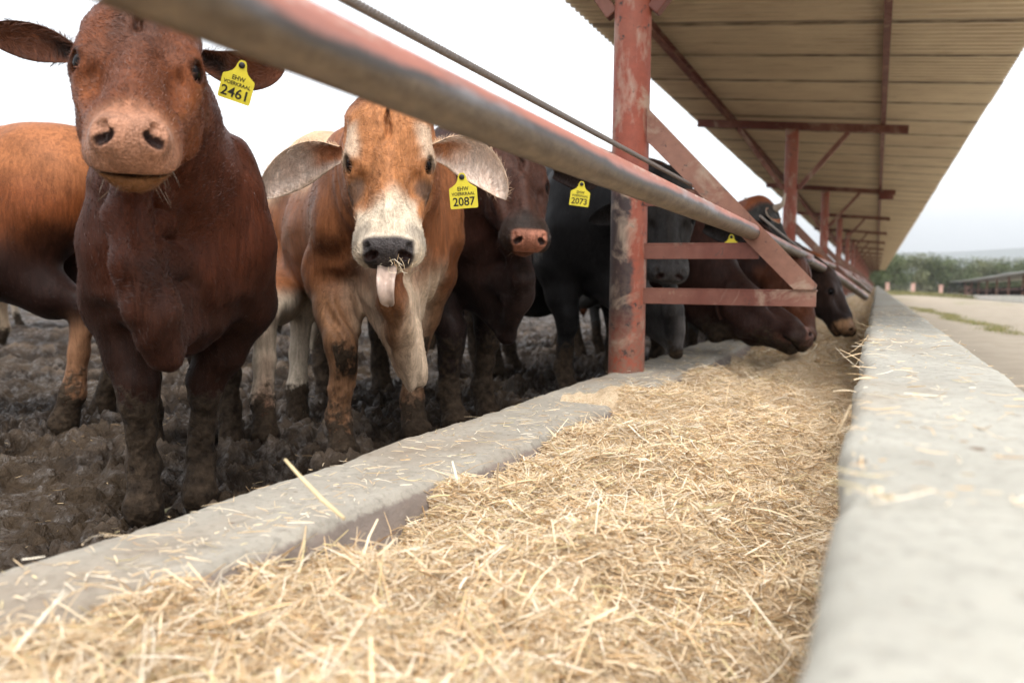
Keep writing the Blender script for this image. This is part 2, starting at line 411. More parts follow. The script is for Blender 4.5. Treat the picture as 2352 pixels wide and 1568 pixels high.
def cells(P, scale, seed):
    """rounded clods: distance to scattered points, with a random height for each clod"""
    p = P[:, :2]*scale; i = np.floor(p).astype(np.int64); z0 = np.zeros(len(p), np.int64)
    best = np.full(len(p), 9.); hgt = np.zeros(len(p))
    for a in (-1, 0, 1):
        for b in (-1, 0, 1):
            ci, cj = i[:, 0]+a, i[:, 1]+b
            qx = ci+_hash(ci, cj, z0, seed); qy = cj+_hash(ci, cj, z0, seed+5)
            d = (qx-p[:, 0])**2+(qy-p[:, 1])**2; m_ = d < best
            best = np.where(m_, d, best); hgt = np.where(m_, _hash(ci, cj, z0, seed+9), hgt)
    return np.clip(1-best*1.6, -.2, 1)*(.25+hgt)
def mud_wet(P):
    w_ = sstep(.0, .5, fbm(P, 1.3, 3, 8)+.05)                     # trampled slurry is flatter
    return np.maximum(w_*.8, sstep(-1.75, -1.25, P[:, 0]+.12*fbm(P, 3, 2, 18)))
def mud_z(X, Y):
    sh = X.shape; P = np.stack([X.ravel(), Y.ravel(), 0*X.ravel()], 1)
    warp = np.stack([fbm(P, 9, 3, 91), fbm(P, 9, 3, 92), 0*P[:, 0]], 1)*.05
    n1 = fbm(P, 1.1, 2, 1); n2 = fbm(P+warp, 6.5, 2, 2); n4 = fbm(P+warp*.5, 34, 3, 5)
    c1_ = cells(P+warp, 9, 40); c2_ = cells(P+warp*1.3, 20, 60)
    wet = mud_wet(P); amp = 1-.70*wet
    n5 = 1-np.abs(fbm(P+warp*1.5, 8, 3, 71))*1.6; n6 = fbm(P, 70, 2, 73)
    hp = cells(P+.4*warp, 3.3, 81); hoof = sstep(.42, .80, hp); rim = sstep(.15, .42, hp)*(1-hoof)       # hoof holes with a squeezed-up rim
    z = GZ + .012*n1 + amp*(.026*n2 + .046*(c1_-.35) + .020*(c2_-.35) + .040*(n5-.5) + .009*n4 + .0025*n6) + .004*n4 + .0012*n6 - .012*wet + .016*rim*(1-.4*wet) - .045*hoof*(1-.5*wet)
    return z.reshape(sh)
mxs = axis([(-40, 3), (-12, .3), (-6, .05), (-4.2, .016), (-1.06, .009)])
mys = axis([(-2, .3), (.6, .02), (1.2, .009), (3.6, .012), (7, .045), (14, .2), (60, 4), (160, 8)])
def mud_at(V):
    return {'height': np.clip((V[:, 2]-GZ)/.07*.5+.42, 0, 1), 'wet': mud_wet(V*np.array([1, 1, 0.]))}
yard = link('mud_yard', grid_mesh('mud_yard', mxs, mys, mud_z, M['mud'], mud_at)); tag(yard, kind='structure')

# far hills: a long ridge behind the trees
def ridge(name, dist, half, top, seed, depth):
    n = 160; xs = np.linspace(-half, half, n); us = np.linspace(0, 1, 14)
    X, Uu = np.meshgrid(xs, us, indexing='ij')
    P = np.stack([X.ravel()/900, 0*X.ravel()+seed, Uu.ravel()*.8], 1)
    H = (top*(1+.22*fbm(P, 1.3, 4, seed))).reshape(X.shape)*np.sin(np.pi*np.clip(Uu, 0, 1)*.5)
    V = np.stack([X, dist+Uu*depth, -6+H], -1).reshape(-1, 3)
    i = np.arange((n-1)*14).reshape(n-1, 14)[:, :-1].ravel()
    return tag(link(name, mesh_np(name, V, [np.stack([i, i+14, i+15, i+1], 1)], True, M['hill'])), kind='structure')
ridge('hills', 2600, 3600, 128, 11, 900)

# ------------------------------------------------------------------ feed trough
YS = axis([(-1.2, .10), (.3, .014), (2.0, .016), (5, .05), (14, .25), (128, 2.0)])
def inner_x(Y):
    return -.735 - .125*np.clip((1.9-Y)/1.5, 0, 1)**1.2
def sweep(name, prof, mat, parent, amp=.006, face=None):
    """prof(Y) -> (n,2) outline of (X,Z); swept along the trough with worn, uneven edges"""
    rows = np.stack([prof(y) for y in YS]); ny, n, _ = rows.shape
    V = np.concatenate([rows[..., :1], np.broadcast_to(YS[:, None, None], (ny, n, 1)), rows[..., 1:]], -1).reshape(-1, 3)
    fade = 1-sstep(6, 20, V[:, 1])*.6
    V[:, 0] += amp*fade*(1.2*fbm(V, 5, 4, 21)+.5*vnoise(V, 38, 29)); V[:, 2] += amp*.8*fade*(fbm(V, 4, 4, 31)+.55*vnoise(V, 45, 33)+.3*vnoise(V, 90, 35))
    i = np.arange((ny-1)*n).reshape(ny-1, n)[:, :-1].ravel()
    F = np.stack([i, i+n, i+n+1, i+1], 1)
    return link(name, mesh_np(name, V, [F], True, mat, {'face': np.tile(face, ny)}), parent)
trough = tag(empty('feed_trough', (0, 0, 0)), 'long concrete feed trough with whitewashed outer wall, filled with hay', 'feed trough')
def kprof(y):
    xi = inner_x(np.array(y)); zt = -.382
    top = np.linspace(-1.037+.02, xi-.022, 9)
    return np.array([(-1.045, -.72), (-1.042, -.55), (-1.040, -.42), (-1.037, zt-.016), (-1.031, zt-.005)] + [(x, zt) for x in top] +
        [(xi-.012, zt-.006), (xi, zt-.020), (xi+.010, zt-.05), (xi+.020, zt-.10), (xi+.03, zt-.16), (xi+.05, -.64)])
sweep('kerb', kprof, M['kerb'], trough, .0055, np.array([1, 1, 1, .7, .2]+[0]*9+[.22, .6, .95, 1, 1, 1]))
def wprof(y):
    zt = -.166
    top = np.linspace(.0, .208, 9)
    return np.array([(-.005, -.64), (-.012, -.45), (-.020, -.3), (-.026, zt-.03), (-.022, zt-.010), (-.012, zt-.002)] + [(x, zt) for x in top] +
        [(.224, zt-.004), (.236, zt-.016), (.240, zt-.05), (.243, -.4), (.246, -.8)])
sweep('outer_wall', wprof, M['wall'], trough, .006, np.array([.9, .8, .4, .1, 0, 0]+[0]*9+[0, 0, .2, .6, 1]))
MB().box((-1.0, -1.2, -.70), (.0, 128, -.61)).build('trough_floor', M['kerb'], trough)

def hay_z(X, Y):
    sh = np.shape(X); x = np.ravel(X); y = np.ravel(Y); P = np.stack([x, y, 0*x], 1)
    z = -.420 + .026*fbm(P, 3.2, 3, 51) + .032*fbm(P, 8, 3, 52) + .009*vnoise(P, 34, 53) + .004*vnoise(P, 80, 54)
    def g(cx, cy, rx, ry, a): return a*np.exp(-((x-cx)/rx)**2-((y-cy)/ry)**2)
    z += g(-.78, 1.22, .10, .20, -.065) + g(-.70, 2.55, .16, .75, .032) + g(-.68, 5.2, .12, .9, -.06) + g(-.72, .45, .2, .3, .006)
    z += g(-.36, 2.2, .25, .8, .022) + g(-.5, .9, .2, .25, .012) + g(-.28, 5.6, .2, 1.4, -.03)
    z += g(-.30, 1.15, .09, .12, -.075) + g(-.20, 1.5, .08, .11, -.07) + g(-.16, 2.2, .09, .3, -.08) + g(-.55, .72, .06, .07, -.05)
    z -= np.clip(.080+.06*fbm(P, 5, 2, 58), 0, .2)*sstep(-.38, -.06, x)*(1-.5*sstep(3, 6, y)) - .016*sstep(4.0, 6.5, y)
    spill = sstep(2.1, 2.5, y)*(1-sstep(3.1, 3.5, y))               # only there the hay lies over the kerb
    z = np.where(x < inner_x(y)+.012, np.minimum(z, -.40+.06*spill), z)
    return z.reshape(sh)
hx = np.linspace(-.92, .02, 120); hy = axis([(-.9, .05), (.35, .010), (2.4, .014), (7, .05), (14, .3), (126, 3)])
chaff = tag(link('hay', grid_mesh('hay', hx, hy, hay_z, M['chaff'])), 'chopped pale hay filling the concrete trough', 'hay', kind='stuff')

TINTS = np.array([(.74, .56, .35), (.80, .66, .46), (.84, .74, .58), (.64, .44, .24), (.67, .57, .32), (.46, .29, .15), (.78, .62, .42), (.88, .81, .67)])
def strands(name, P, D, U, L, Wd, mat, parent=None, bend=.15, tint=None):
    """thin flattened three-sided stalks. P base centre, D direction, U bend direction"""
    n = len(P); K = 4
    t = np.linspace(-.5, .5, K)
    D = D/np.linalg.norm(D, axis=1)[:, None]
    Nn = np.cross(D, U); Nn /= np.linalg.norm(Nn, axis=1)[:, None]+1e-9; B = np.cross(Nn, D)
    bd = rng.normal(0, bend, n)*L
    pts = P[:, None] + D[:, None]*(t[None, :, None]*L[:, None, None]) + B[:, None]*((.25-t**2)[None, :, None]*bd[:, None, None]*2)
    V = []
    for k in range(3):
        a = 2*np.pi*k/3+.3; tap = np.array([.75, 1, .95, .5])
        V.append(pts + (np.cos(a)*Nn[:, None]*1.0 + np.sin(a)*B[:, None]*.6)*(Wd[:, None, None]*.5*tap[None, :, None]))
    V = np.stack(V, 2).reshape(-1, 3)            # n,K,3,3
    base = (np.arange(n)*K*3)[:, None]
    F = []
    for i in range(K-1):
        for k in range(3):
            F.append(base + np.array([i*3+k, i*3+(k+1) % 3, (i+1)*3+(k+1) % 3, (i+1)*3+k])[None])
    F = np.concatenate(F)
    if tint is None:
        ti = TINTS[rng.choice(len(TINTS), n, p=[.2, .2, .15, .12, .07, .06, .12, .08])]*rng.uniform(.8, 1.12, (n, 1))
    else: ti = tint
    return link(name, mesh_np(name, V, [F], False, mat, {'tint': np.repeat(ti, K*3, 0)}), parent)
def unit(v): return v/np.linalg.norm(v, axis=-1, keepdims=True)
def hay_field(n, ymin, ymax, lmin, lmax, wmin, wmax, tilt, lift, power=1.6, seed=0):
    u = rng.random(n); a, b = (ymin+.35)**(1-power), (ymax+.35)**(1-power)
    y = (a+u*(b-a))**(1/(1-power))-.35
    x = inner_x(y) + rng.random(n)*(-.03-inner_x(y))
    z = hay_z(x, y)
    az = rng.uniform(0, 2*np.pi, n); el = rng.normal(0, tilt, n)
    D = np.stack([np.cos(az)*np.cos(el), np.sin(az)*np.cos(el), np.sin(el)], 1)
    L = lmin + (lmax-lmin)*rng.random(n)**2.2
    P = np.stack([x, y, z + lift*rng.random(n) + .30*np.abs(np.sin(el))*L], 1)
    U = unit(rng.normal(0, 1, (n, 3))+np.array([0, 0, 1.2]))
    return P, D, U, L, rng.uniform(wmin, wmax, n)
HP = [hay_field(60000, .3, 4.5, .004, .011, .0012, .0034, .35, .010), hay_field(700, .35, 2.2, .05, .13, .0030, .0058, .38, .016), hay_field(52000, .3, 3.2, .012, .055, .0010, .0024, .20, .008), hay_field(46000, 1.2, 9.0, .018, .075, .0014, .0032, .22, .009),
      hay_field(9000, .35, 4.0, .05, .12, .0012, .0030, .28, .012), hay_field(9000, 5, 30, .05, .14, .004, .008, .25, .012)]
cat_ = [np.concatenate(c) for c in zip(*HP)]
strands('hay_stalks', *cat_, M['hay'], chaff)['kind'] = 'stuff'
# wisps lying on the two concrete tops
def wisps(n, xf, zt, ymin, ymax):
    y = ymin + (ymax-ymin)*rng.random(n)**1.7; x = xf(y, rng.random(n))
    az = rng.uniform(0, 2*np.pi, n); el = rng.normal(0, .08, n)
    D = np.stack([np.cos(az)*np.cos(el), np.sin(az)*np.cos(el), np.sin(el)], 1); L = .008+.05*rng.random(n)**2.5
    return np.stack([x, y, np.full(n, zt)+.003*rng.random(n)], 1), D, unit(rng.normal(0, 1, (n, 3))+np.array([0, 0, 1.])), L, rng.uniform(.0008, .0022, n)
A = wisps(1500, lambda y, r: -1.03+(inner_x(y)+1.03)*r**.6, -.376, .45, 7.5)
B = wisps(500, lambda y, r: -.02+.25*r**1.3, -.160, .7, 6.5)
wo = strands('hay_wisps', *[np.concatenate(c) for c in zip(A, B)], M['hay'])
tag(wo, 'loose wisps of hay scattered along the concrete tops of the trough', 'hay', kind='stuff')
# stalks hanging over the inner edge of the outer wall, and long stalks that stick up
ne = 18; ye = 1.0+6*rng.random(ne)**1.3
De = unit(np.stack([-.7+.5*rng.normal(0, 1, ne)*.4, rng.normal(0, .7, ne), rng.normal(.0, .35, ne)], 1)); Le = .03+.06*rng.random(ne)
nl = 260; yl = .42+2.0*rng.random(nl)**1.8; xl = inner_x(yl)+.02+(.66)*rng.random(nl)
azl = rng.uniform(0, 6.28, nl); ell = rng.uniform(.3, 1.0, nl)
Dl = np.stack([np.cos(azl)*np.cos(ell), np.sin(azl)*np.cos(ell), np.sin(ell)], 1); Ll = rng.uniform(.05, .11, nl)
Pe = np.stack([np.full(ne, -.03), ye, np.full(ne, -.185)+.02*rng.random(ne)], 1)+De*Le[:, None]*.3
Pl = np.stack([xl, yl, hay_z(xl, yl)], 1)+Dl*Ll[:, None]*.35
strands('hay_tufts', np.concatenate([Pe, Pl]), np.concatenate([De, Dl]), unit(rng.normal(0, 1, (ne+nl, 3))), np.concatenate([Le, Ll]), rng.uniform(.0014, .0030, ne+nl), M['hay'], chaff, .2)['kind'] = 'stuff'
# straw trodden into the mud
nt_ = 1500; xt = -1.06-2.6*rng.random(nt_)**1.6; yt = .9+4.2*rng.random(nt_); azt = rng.uniform(0, 6.283, nt_); elt = rng.normal(0, .15, nt_)
Dt = np.stack([np.cos(azt)*np.cos(elt), np.sin(azt)*np.cos(elt), np.sin(elt)], 1); tt_ = np.array([(.42, .30, .16), (.20, .13, .07), (.52, .40, .24), (.10, .065, .035)])[rng.integers(0, 4, nt_)]
tag(strands('trodden_straw', np.stack([xt, yt, mud_z(xt, yt)+.003], 1), Dt, unit(rng.normal(0, 1, (nt_, 3))+np.array([0, 0, 1.])), rng.uniform(.010, .050, nt_), rng.uniform(.0010, .0028, nt_), M['hay'], None, .2, tint=tt_), 'straw trodden into the churned mud of the yard', 'straw', kind='stuff')
# one thick pale stalk leaning over the kerb
sa, sb = px(655, 1055, 1.24), px(790, 1190, 1.13)
stalk = MB().tube([sa, sa*.7+sb*.3+np.array([0, 0, -.003]), sa*.35+sb*.65+np.array([0, 0, -.004]), sb], [.0022, .0026, .0033, .0024], 7).build('hay_stalk', M['hay'], None, True,
    {'tint': np.tile([(.72, .58, .34)], (30, 1))})
tag(stalk, 'thick pale dry stalk poking up over the kerb of the trough below the tan bull', 'hay stalk')

# ------------------------------------------------------------------ shed: roof on a row of red poles, feed rail brackets
BAY = 7.2; Y0 = 3.6; NP = 17; XP = -.98
def zbeam(x): return 1.765-.0905*x
def make_frame():
    r = empty('shed_frame', (XP, Y0, GZ))
    def loc(x, y, z): return np.array([x-XP, y-Y0, z-GZ])
    ang = np.arange(40)/40*2*np.pi
    zt = zbeam(XP)-.04-GZ
    zs = np.concatenate([[-.1], np.linspace(0, zt, 40)])
    p = MB(); p.tube([(0, 0, z) for z in zs], .0775, 40)
    p.build('pole', M['post'], r, True)
    # cross beam: an I section
    a, b = loc(-2.10, Y0, zbeam(-2.10)), loc(.27, Y0, zbeam(.27))
    bm = MB(); up = (0, 0, 1)
    bm.bar(a, b, .010, .070, up); bm.bar(a+[0, 0, .040], b+[0, 0, .040], .065, .010, up); bm.bar(a-[0, 0, .040], b-[0, 0, .040], .065, .010, up)
    bm.build('cross_beam', M['beam'], r)
    for s in (1, -1):
        a = loc(XP+s*.085, Y0, 1.12); b = loc(XP+s*.62, Y0, zbeam(XP+s*.62)-.05)
        MB().bar(a, b, .055, .055, (0, 1, 0)).build('knee_brace', M['frame'], r)
    # triangular rail bracket: leaning flat plate and three angle-iron rails
    yb = Y0-.026
    poly = [loc(-.902, yb, .722), loc(-.902, yb, .585), loc(-.300, yb, -.022), loc(-.217, yb, -.022), loc(-.213, yb, -.003)]
    MB().prism(poly, np.array([0, .0, 0]), np.array([0, -.009, 0])).build('bracket_plate', M['plate'], r)
    for z, x1 in ((-.024, -.2155), (.163, -.437), (.383, -.665)):
        mb = MB()
        mb.box(loc(-.912, Y0-.0240, z-.066), loc(x1, Y0-.0170, z-.0065)); mb.box(loc(-.912, Y0-.0245, z-.006), loc(x1+.0015, Y0+.033, z))
        mb.build('bracket_rail', M['frame'], r)
    mb = MB(); mb.bar(loc(-.472, Y0-.036, .262), loc(-.446, Y0-.036, .14), .005, .05, (0, 1, 0))   # strap that holds the pipe
    return r
f0 = make_frame()
FR = [f0]+[copy_tree(f0) for _ in range(NP-1)]
ORD = ['nearest', 'second', 'third', 'fourth', 'fifth', 'sixth', 'seventh', 'eighth', 'ninth', 'tenth', 'eleventh', 'twelfth', 'thirteenth', 'fourteenth', 'fifteenth', 'sixteenth', 'seventeenth']
for k, o in enumerate(FR):
    o.location = (XP, Y0+BAY*k, GZ)
    l = {0: 'big scuffed red pole in front, its triangular rail bracket before the black bull', 1: 'second red roof pole, behind the horned grey bull, with cross beam and brace',
         2: 'third red roof pole, its cross beam carrying the dark box'}.get(k, '%s red roof pole of the receding row, counted from the big scuffed one' % ORD[k])
    tag(o, l, 'roof pole', 'red poles carrying the feed shed roof')
# corrugated roof with purlins
roof = empty('shed_roof', (0, 0, 0)); tag(roof, 'long rusty corrugated metal roof sloping over the feed trough', 'roof')
YR0, YR1 = 2.85, Y0+BAY*(NP-1)+1.5  # near end cut short, out of view, so open sky lights the close cattle
pitch = .112; prof = [(0, 0), (.18, 0), (.32, 1), (.68, 1), (.82, 0)]
ncor = int((YR1-YR0)/pitch)
yy = np.array([YR0+pitch*(k+t) for k in range(ncor) for t, _ in prof]); hh = np.array([h for k in range(ncor) for _, h in prof])*.034
xx = np.linspace(-2.24, .975, 6)
shx = (np.arange(ncor).repeat(len(prof))//9)
edge = np.array([random.Random(int(s_)).uniform(-.006, .006) for s_ in shx])
lap = ((np.arange(ncor).repeat(len(prof)) % 9) == 0).astype(float)
X, Yg = np.meshgrid(xx, yy, indexing='ij'); E_ = np.where((np.arange(6) == 0)[:, None] | (np.arange(6) == 5)[:, None], edge[None], 0)
Zr = zbeam(X)+.045+.085+hh[None]+.004*(shx % 2)[None]
nY = len(yy)
V = np.stack([X+E_, Yg, Zr], -1).reshape(-1, 3); V2 = V+np.array([0, 0, .0015])
i = np.arange(5*nY).reshape(5, nY)[:, :-1].ravel(); F = np.stack([i, i+nY, i+nY+1, i+1], 1)
link('roof_sheet', mesh_np('roof_sheet', V, [F], False, M['roof'], {'lap': np.tile(lap, 6)}), roof)
for xc in (-1.74, -.017):
    z = zbeam(xc)+.047
    mb = MB(); mb.box((xc-.004, YR0, z+.004), (xc+.004, YR1-.3, z+.078)); mb.box((xc-.004, YR0, z), (xc+.048, YR1-.3, z+.0035)); mb.box((xc-.004, YR0, z+.0785), (xc+.048, YR1-.3, z+.082))
    mb.build('purlin', M['beam'], roof)
bx_ = MB().box((-.02, Y0+2*BAY-.10, zbeam(.1)-.15), (.235, Y0+2*BAY-.04, zbeam(.1)+.03)).build('junction_box', M['beam'])
tag(bx_, 'dark rusty square box hanging at the end of the third cross beam', 'box')

# feed rail: pipes from bracket to bracket
def pipe(name, pts, r, label, seg=28):
    pts = np.array(pts, float); t = np.linspace(0, 1, 60)
    k = np.linspace(0, 1, len(pts)); P = np.stack([np.interp(t, k, pts[:, c]) for c in range(3)], 1)
    o = MB().tube(P, r, seg).build(name, M['pipe'], None, True); tag(o, label, 'pipe', 'pipes of the feed rail'); return o
XR, ZR = -.466, .205
pipe('rail_pipe', [(XR, -.6, ZR+.006), (XR, 1.5, ZR), (XR, Y0+.12, ZR)], .0315, 'thick worn steel pipe nearest the camera, slanting down to the first bracket')
pipe('rail_pipe', [(XR, Y0+.121, ZR), (XR+.005, 5.0, ZR-.01), (XR, 7.4, ZR-.01), (XR, Y0+BAY+.1, ZR)], .030, 'weathered pipe of the feed rail between the first and second red pole')
pipe('rail_pipe', [(XR+.03, 6.1, ZR-.045), (-.30, 7.6, .06), (-.10, 9.4, -.125)], .034, 'dark dropped pipe of the feed rail, its far end resting on the white wall')
for k in range(1, NP-1):
    y = Y0+BAY*k
    pipe('rail_pipe', [(XR, y+.101, ZR), (XR, y+BAY*.5, ZR-.01), (XR, y+BAY+.1, ZR)], .036, 'pipe of the feed rail reaching the %s red pole of the row' % ORD[k+1], 14)
    if k in (1, 2, 3):
        pipe('rail_pipe', [(XR+.03, y+1.8, ZR-.045), (-.28, y+3.6, .05), (-.10, y+5.0, -.125)], .036, 'loose pipe sagging onto the white wall before the %s red pole' % ORD[k+1], 14)
# twisted wire rope: six strands round a core, from bracket to bracket
def rope(y0, y1, x0, z0, x1, z1, label, sag=.0, pitch=.062, r=.0075, seg=9, step=.006):
    L = y1-y0; n = int(L/step); t = np.linspace(0, 1, n)
    C = np.stack([x0+(x1-x0)*t, y0+L*t, z0+(z1-z0)*t-4*sag*t*(1-t)], 1)
    root = empty('wire_rope', C[0]); tag(root, label, 'wire rope', 'wire ropes above the feed rail')
    for k in range(6):
        a = 2*np.pi*(t*L/pitch+k/6)
        P = C-C[0]+np.stack([np.cos(a)*r*.62, 0*a, np.sin(a)*r*.62], 1)
        MB().tube(P, r*.42, 6).build('strand', M['rope'], root, True)
    return root
rope(-.5, Y0-.03, -.70, .392, -.715, .400, 'grey twisted steel rope stretched above the thick worn pipe to the first bracket')
rope(Y0+.04, Y0+BAY-.03, -.445, .272, -.64, .30, 'thin steel rope above the rail pipe beyond the first bracket', .02, step=.03, pitch=.2, r=.006)

# ------------------------------------------------------------------ cattle: one smooth surface grown from blended volumes
class Field:
    def __init__(s, xs, ys, zs):
        s.ax = [np.asarray(a, np.float32) for a in (xs, ys, zs)]
        s.F = np.full([len(a) for a in s.ax], .12, np.float32)
    def _win(s, lo, hi):
        sl = []
        for a, l, h in zip(s.ax, lo, hi):
            i0 = max(np.searchsorted(a, l)-1, 0); i1 = min(np.searchsorted(a, h)+1, len(a))
            if i1 <= i0: return None
            sl.append(slice(i0, i1))
        return tuple(sl)
    def _pts(s, sl, c):
        return [a[w].reshape([-1 if q == k else 1 for q in range(3)])-np.float32(c[k]) for k, (a, w) in enumerate(zip(s.ax, sl))]
    def _apply(s, sl, d, k, sub):
        F = s.F[sl]; k = max(k, 1e-4)
        if sub: d = -d; h = np.clip(.5-.5*(F-d)/k, 0, 1); s.F[sl] = F*(1-h)+d*h + k*h*(1-h)
        else: h = np.clip(.5+.5*(F-d)/k, 0, 1); s.F[sl] = F*(1-h)+d*h - k*h*(1-h)
    def ell(s, c, r, R=None, k=.04, sub=False):
        r = np.array(r, np.float32); m = (max(r) if R is not None else r)+max(k, .03)+.02
        c = np.array(c, float); sl = s._win(c-m, c+m)
        if sl is None: return
        p = s._pts(sl, c)
        if R is None: q = p
        else: q = [p[0]*np.float32(R[i][0])+p[1]*np.float32(R[i][1])+p[2]*np.float32(R[i][2]) for i in range(3)]
        k0 = np.sqrt((q[0]/r[0])**2+(q[1]/r[1])**2+(q[2]/r[2])**2); k1 = np.sqrt((q[0]/r[0]**2)**2+(q[1]/r[1]**2)**2+(q[2]/r[2]**2)**2)
        s._apply(sl, k0*(k0-1)/(k1+1e-6), k, sub)
    def cone(s, a, b, ra, rb, k=.04, flat=None, sub=False):
        """tapered limb; flat=(direction, factor) squeezes it along that direction"""
        a = np.array(a, float); b = np.array(b, float); m = max(ra, rb)+max(k, .03)+.02
        sl = s._win(np.minimum(a, b)-m, np.maximum(a, b)+m)
        if sl is None: return
        p = s._pts(sl, a); ba = b-a; fs = 1.
        if flat is not None:
            n = np.array(flat[0], float); n /= np.linalg.norm(n); f = 1/flat[1]-1; fs = min(1., flat[1]**.5)
            pn = p[0]*np.float32(n[0])+p[1]*np.float32(n[1])+p[2]*np.float32(n[2]); p = [p[i]+pn*np.float32(n[i]*f) for i in range(3)]
            ba = ba+n*(ba@n)*f
        L2 = float(ba@ba)+1e-9
        h = np.clip((p[0]*np.float32(ba[0])+p[1]*np.float32(ba[1])+p[2]*np.float32(ba[2]))/L2, 0, 1)
        d = np.sqrt((p[0]-h*np.float32(ba[0]))**2+(p[1]-h*np.float32(ba[1]))**2+(p[2]-h*np.float32(ba[2]))**2)-(ra+(rb-ra)*h)
        s._apply(sl, d*fs, k, sub)
    def chain(s, pts, k=.04, flat=None, sub=False):
        for (a, ra), (b, rb) in zip(pts, pts[1:]): s.cone(a, b, ra, rb, k, flat, sub)
    def mesh(s):
        F = s.F; S_ = F < 0; nx, ny, nz = F.shape; cs = (nx-1, ny-1, nz-1)
        ids = []; pos = []; edges = []
        offs = {0: [(0, 0, 0), (0, -1, 0), (0, -1, -1), (0, 0, -1)], 1: [(0, 0, 0), (0, 0, -1), (-1, 0, -1), (-1, 0, 0)], 2: [(0, 0, 0), (-1, 0, 0), (-1, -1, 0), (0, -1, 0)]}
        for ax in range(3):
            A = [slice(None)]*3; B = [slice(None)]*3; A[ax] = slice(0, -1); B[ax] = slice(1, None)
            ix = np.argwhere(S_[tuple(A)] != S_[tuple(B)])
            j = ix.copy(); j[:, ax] += 1
            f0 = F[tuple(ix.T)]; f1 = F[tuple(j.T)]; t = f0/(f0-f1)
            P = np.stack([s.ax[q][ix[:, q]] for q in range(3)], 1).astype(float); P[:, ax] += t*(s.ax[ax][j[:, ax]]-s.ax[ax][ix[:, ax]])
            cell = []
            for o in offs[ax]:
                c = ix+np.array(o); ok = ((c >= 0) & (c < np.array(cs))).all(1)
                cell.append(np.where(ok, c[:, 0]*cs[1]*cs[2]+c[:, 1]*cs[2]+c[:, 2], -1))
            cell = np.stack(cell, 1); edges.append((cell, f0 < 0))
            for q in range(4):
                g = cell[:, q] >= 0; ids.append(cell[g, q]); pos.append(P[g])
        ids = np.concatenate(ids); pos = np.concatenate(pos)
        u, inv = np.unique(ids, return_inverse=True); cnt = np.bincount(inv)
        V = np.stack([np.bincount(inv, pos[:, q])/cnt for q in range(3)], 1)
        Fc = []
        for cell, neg in edges:
            g = (cell >= 0).all(1); c = np.searchsorted(u, cell[g]); n = neg[g]
            c[~n] = c[~n][:, ::-1]; Fc.append(c)
        Fc = np.concatenate(Fc)
        return V, Fc
def smooth_mesh(V, F, it=2, lam=.5):
    e = np.concatenate([F[:, [0, 1]], F[:, [1, 2]], F[:, [2, 3]], F[:, [3, 0]]])
    cnt = np.bincount(e[:, 0], minlength=len(V))+np.bincount(e[:, 1], minlength=len(V))
    for _ in range(it):
        acc = np.stack([np.bincount(e[:, 0], V[e[:, 1], q], len(V))+np.bincount(e[:, 1], V[e[:, 0], q], len(V)) for q in range(3)], 1)
        V = V*(1-lam)+lam*acc/cnt[:, None]
    return V
def vnormals(V, F):
    n = np.cross(V[F[:, 2]]-V[F[:, 0]], V[F[:, 3]]-V[F[:, 1]])
    N_ = np.stack([sum(np.bincount(F[:, k], n[:, q], len(V)) for k in range(4)) for q in range(3)], 1)
    return N_/(np.linalg.norm(N_, axis=1, keepdims=True)+1e-12)
def graded(lo, hi, flo, fhi, fine, coarse):
    flo, fhi = max(lo, flo), min(hi, fhi); tr = coarse*8
    stops = []
    if flo-lo > tr: stops += [(lo, coarse), (flo-tr, coarse)]
    elif flo > lo: stops += [(lo, coarse)]
    stops += [(flo, fine), (fhi, fine)]
    if hi-fhi > tr: stops += [(fhi+tr, coarse), (hi, coarse)]
    elif hi > fhi: stops += [(hi, coarse)]
    st = [stops[0]]
    for s_ in stops[1:]:
        if s_[0] > st[-1][0]+1e-6: st.append(s_)
    return axis(st)

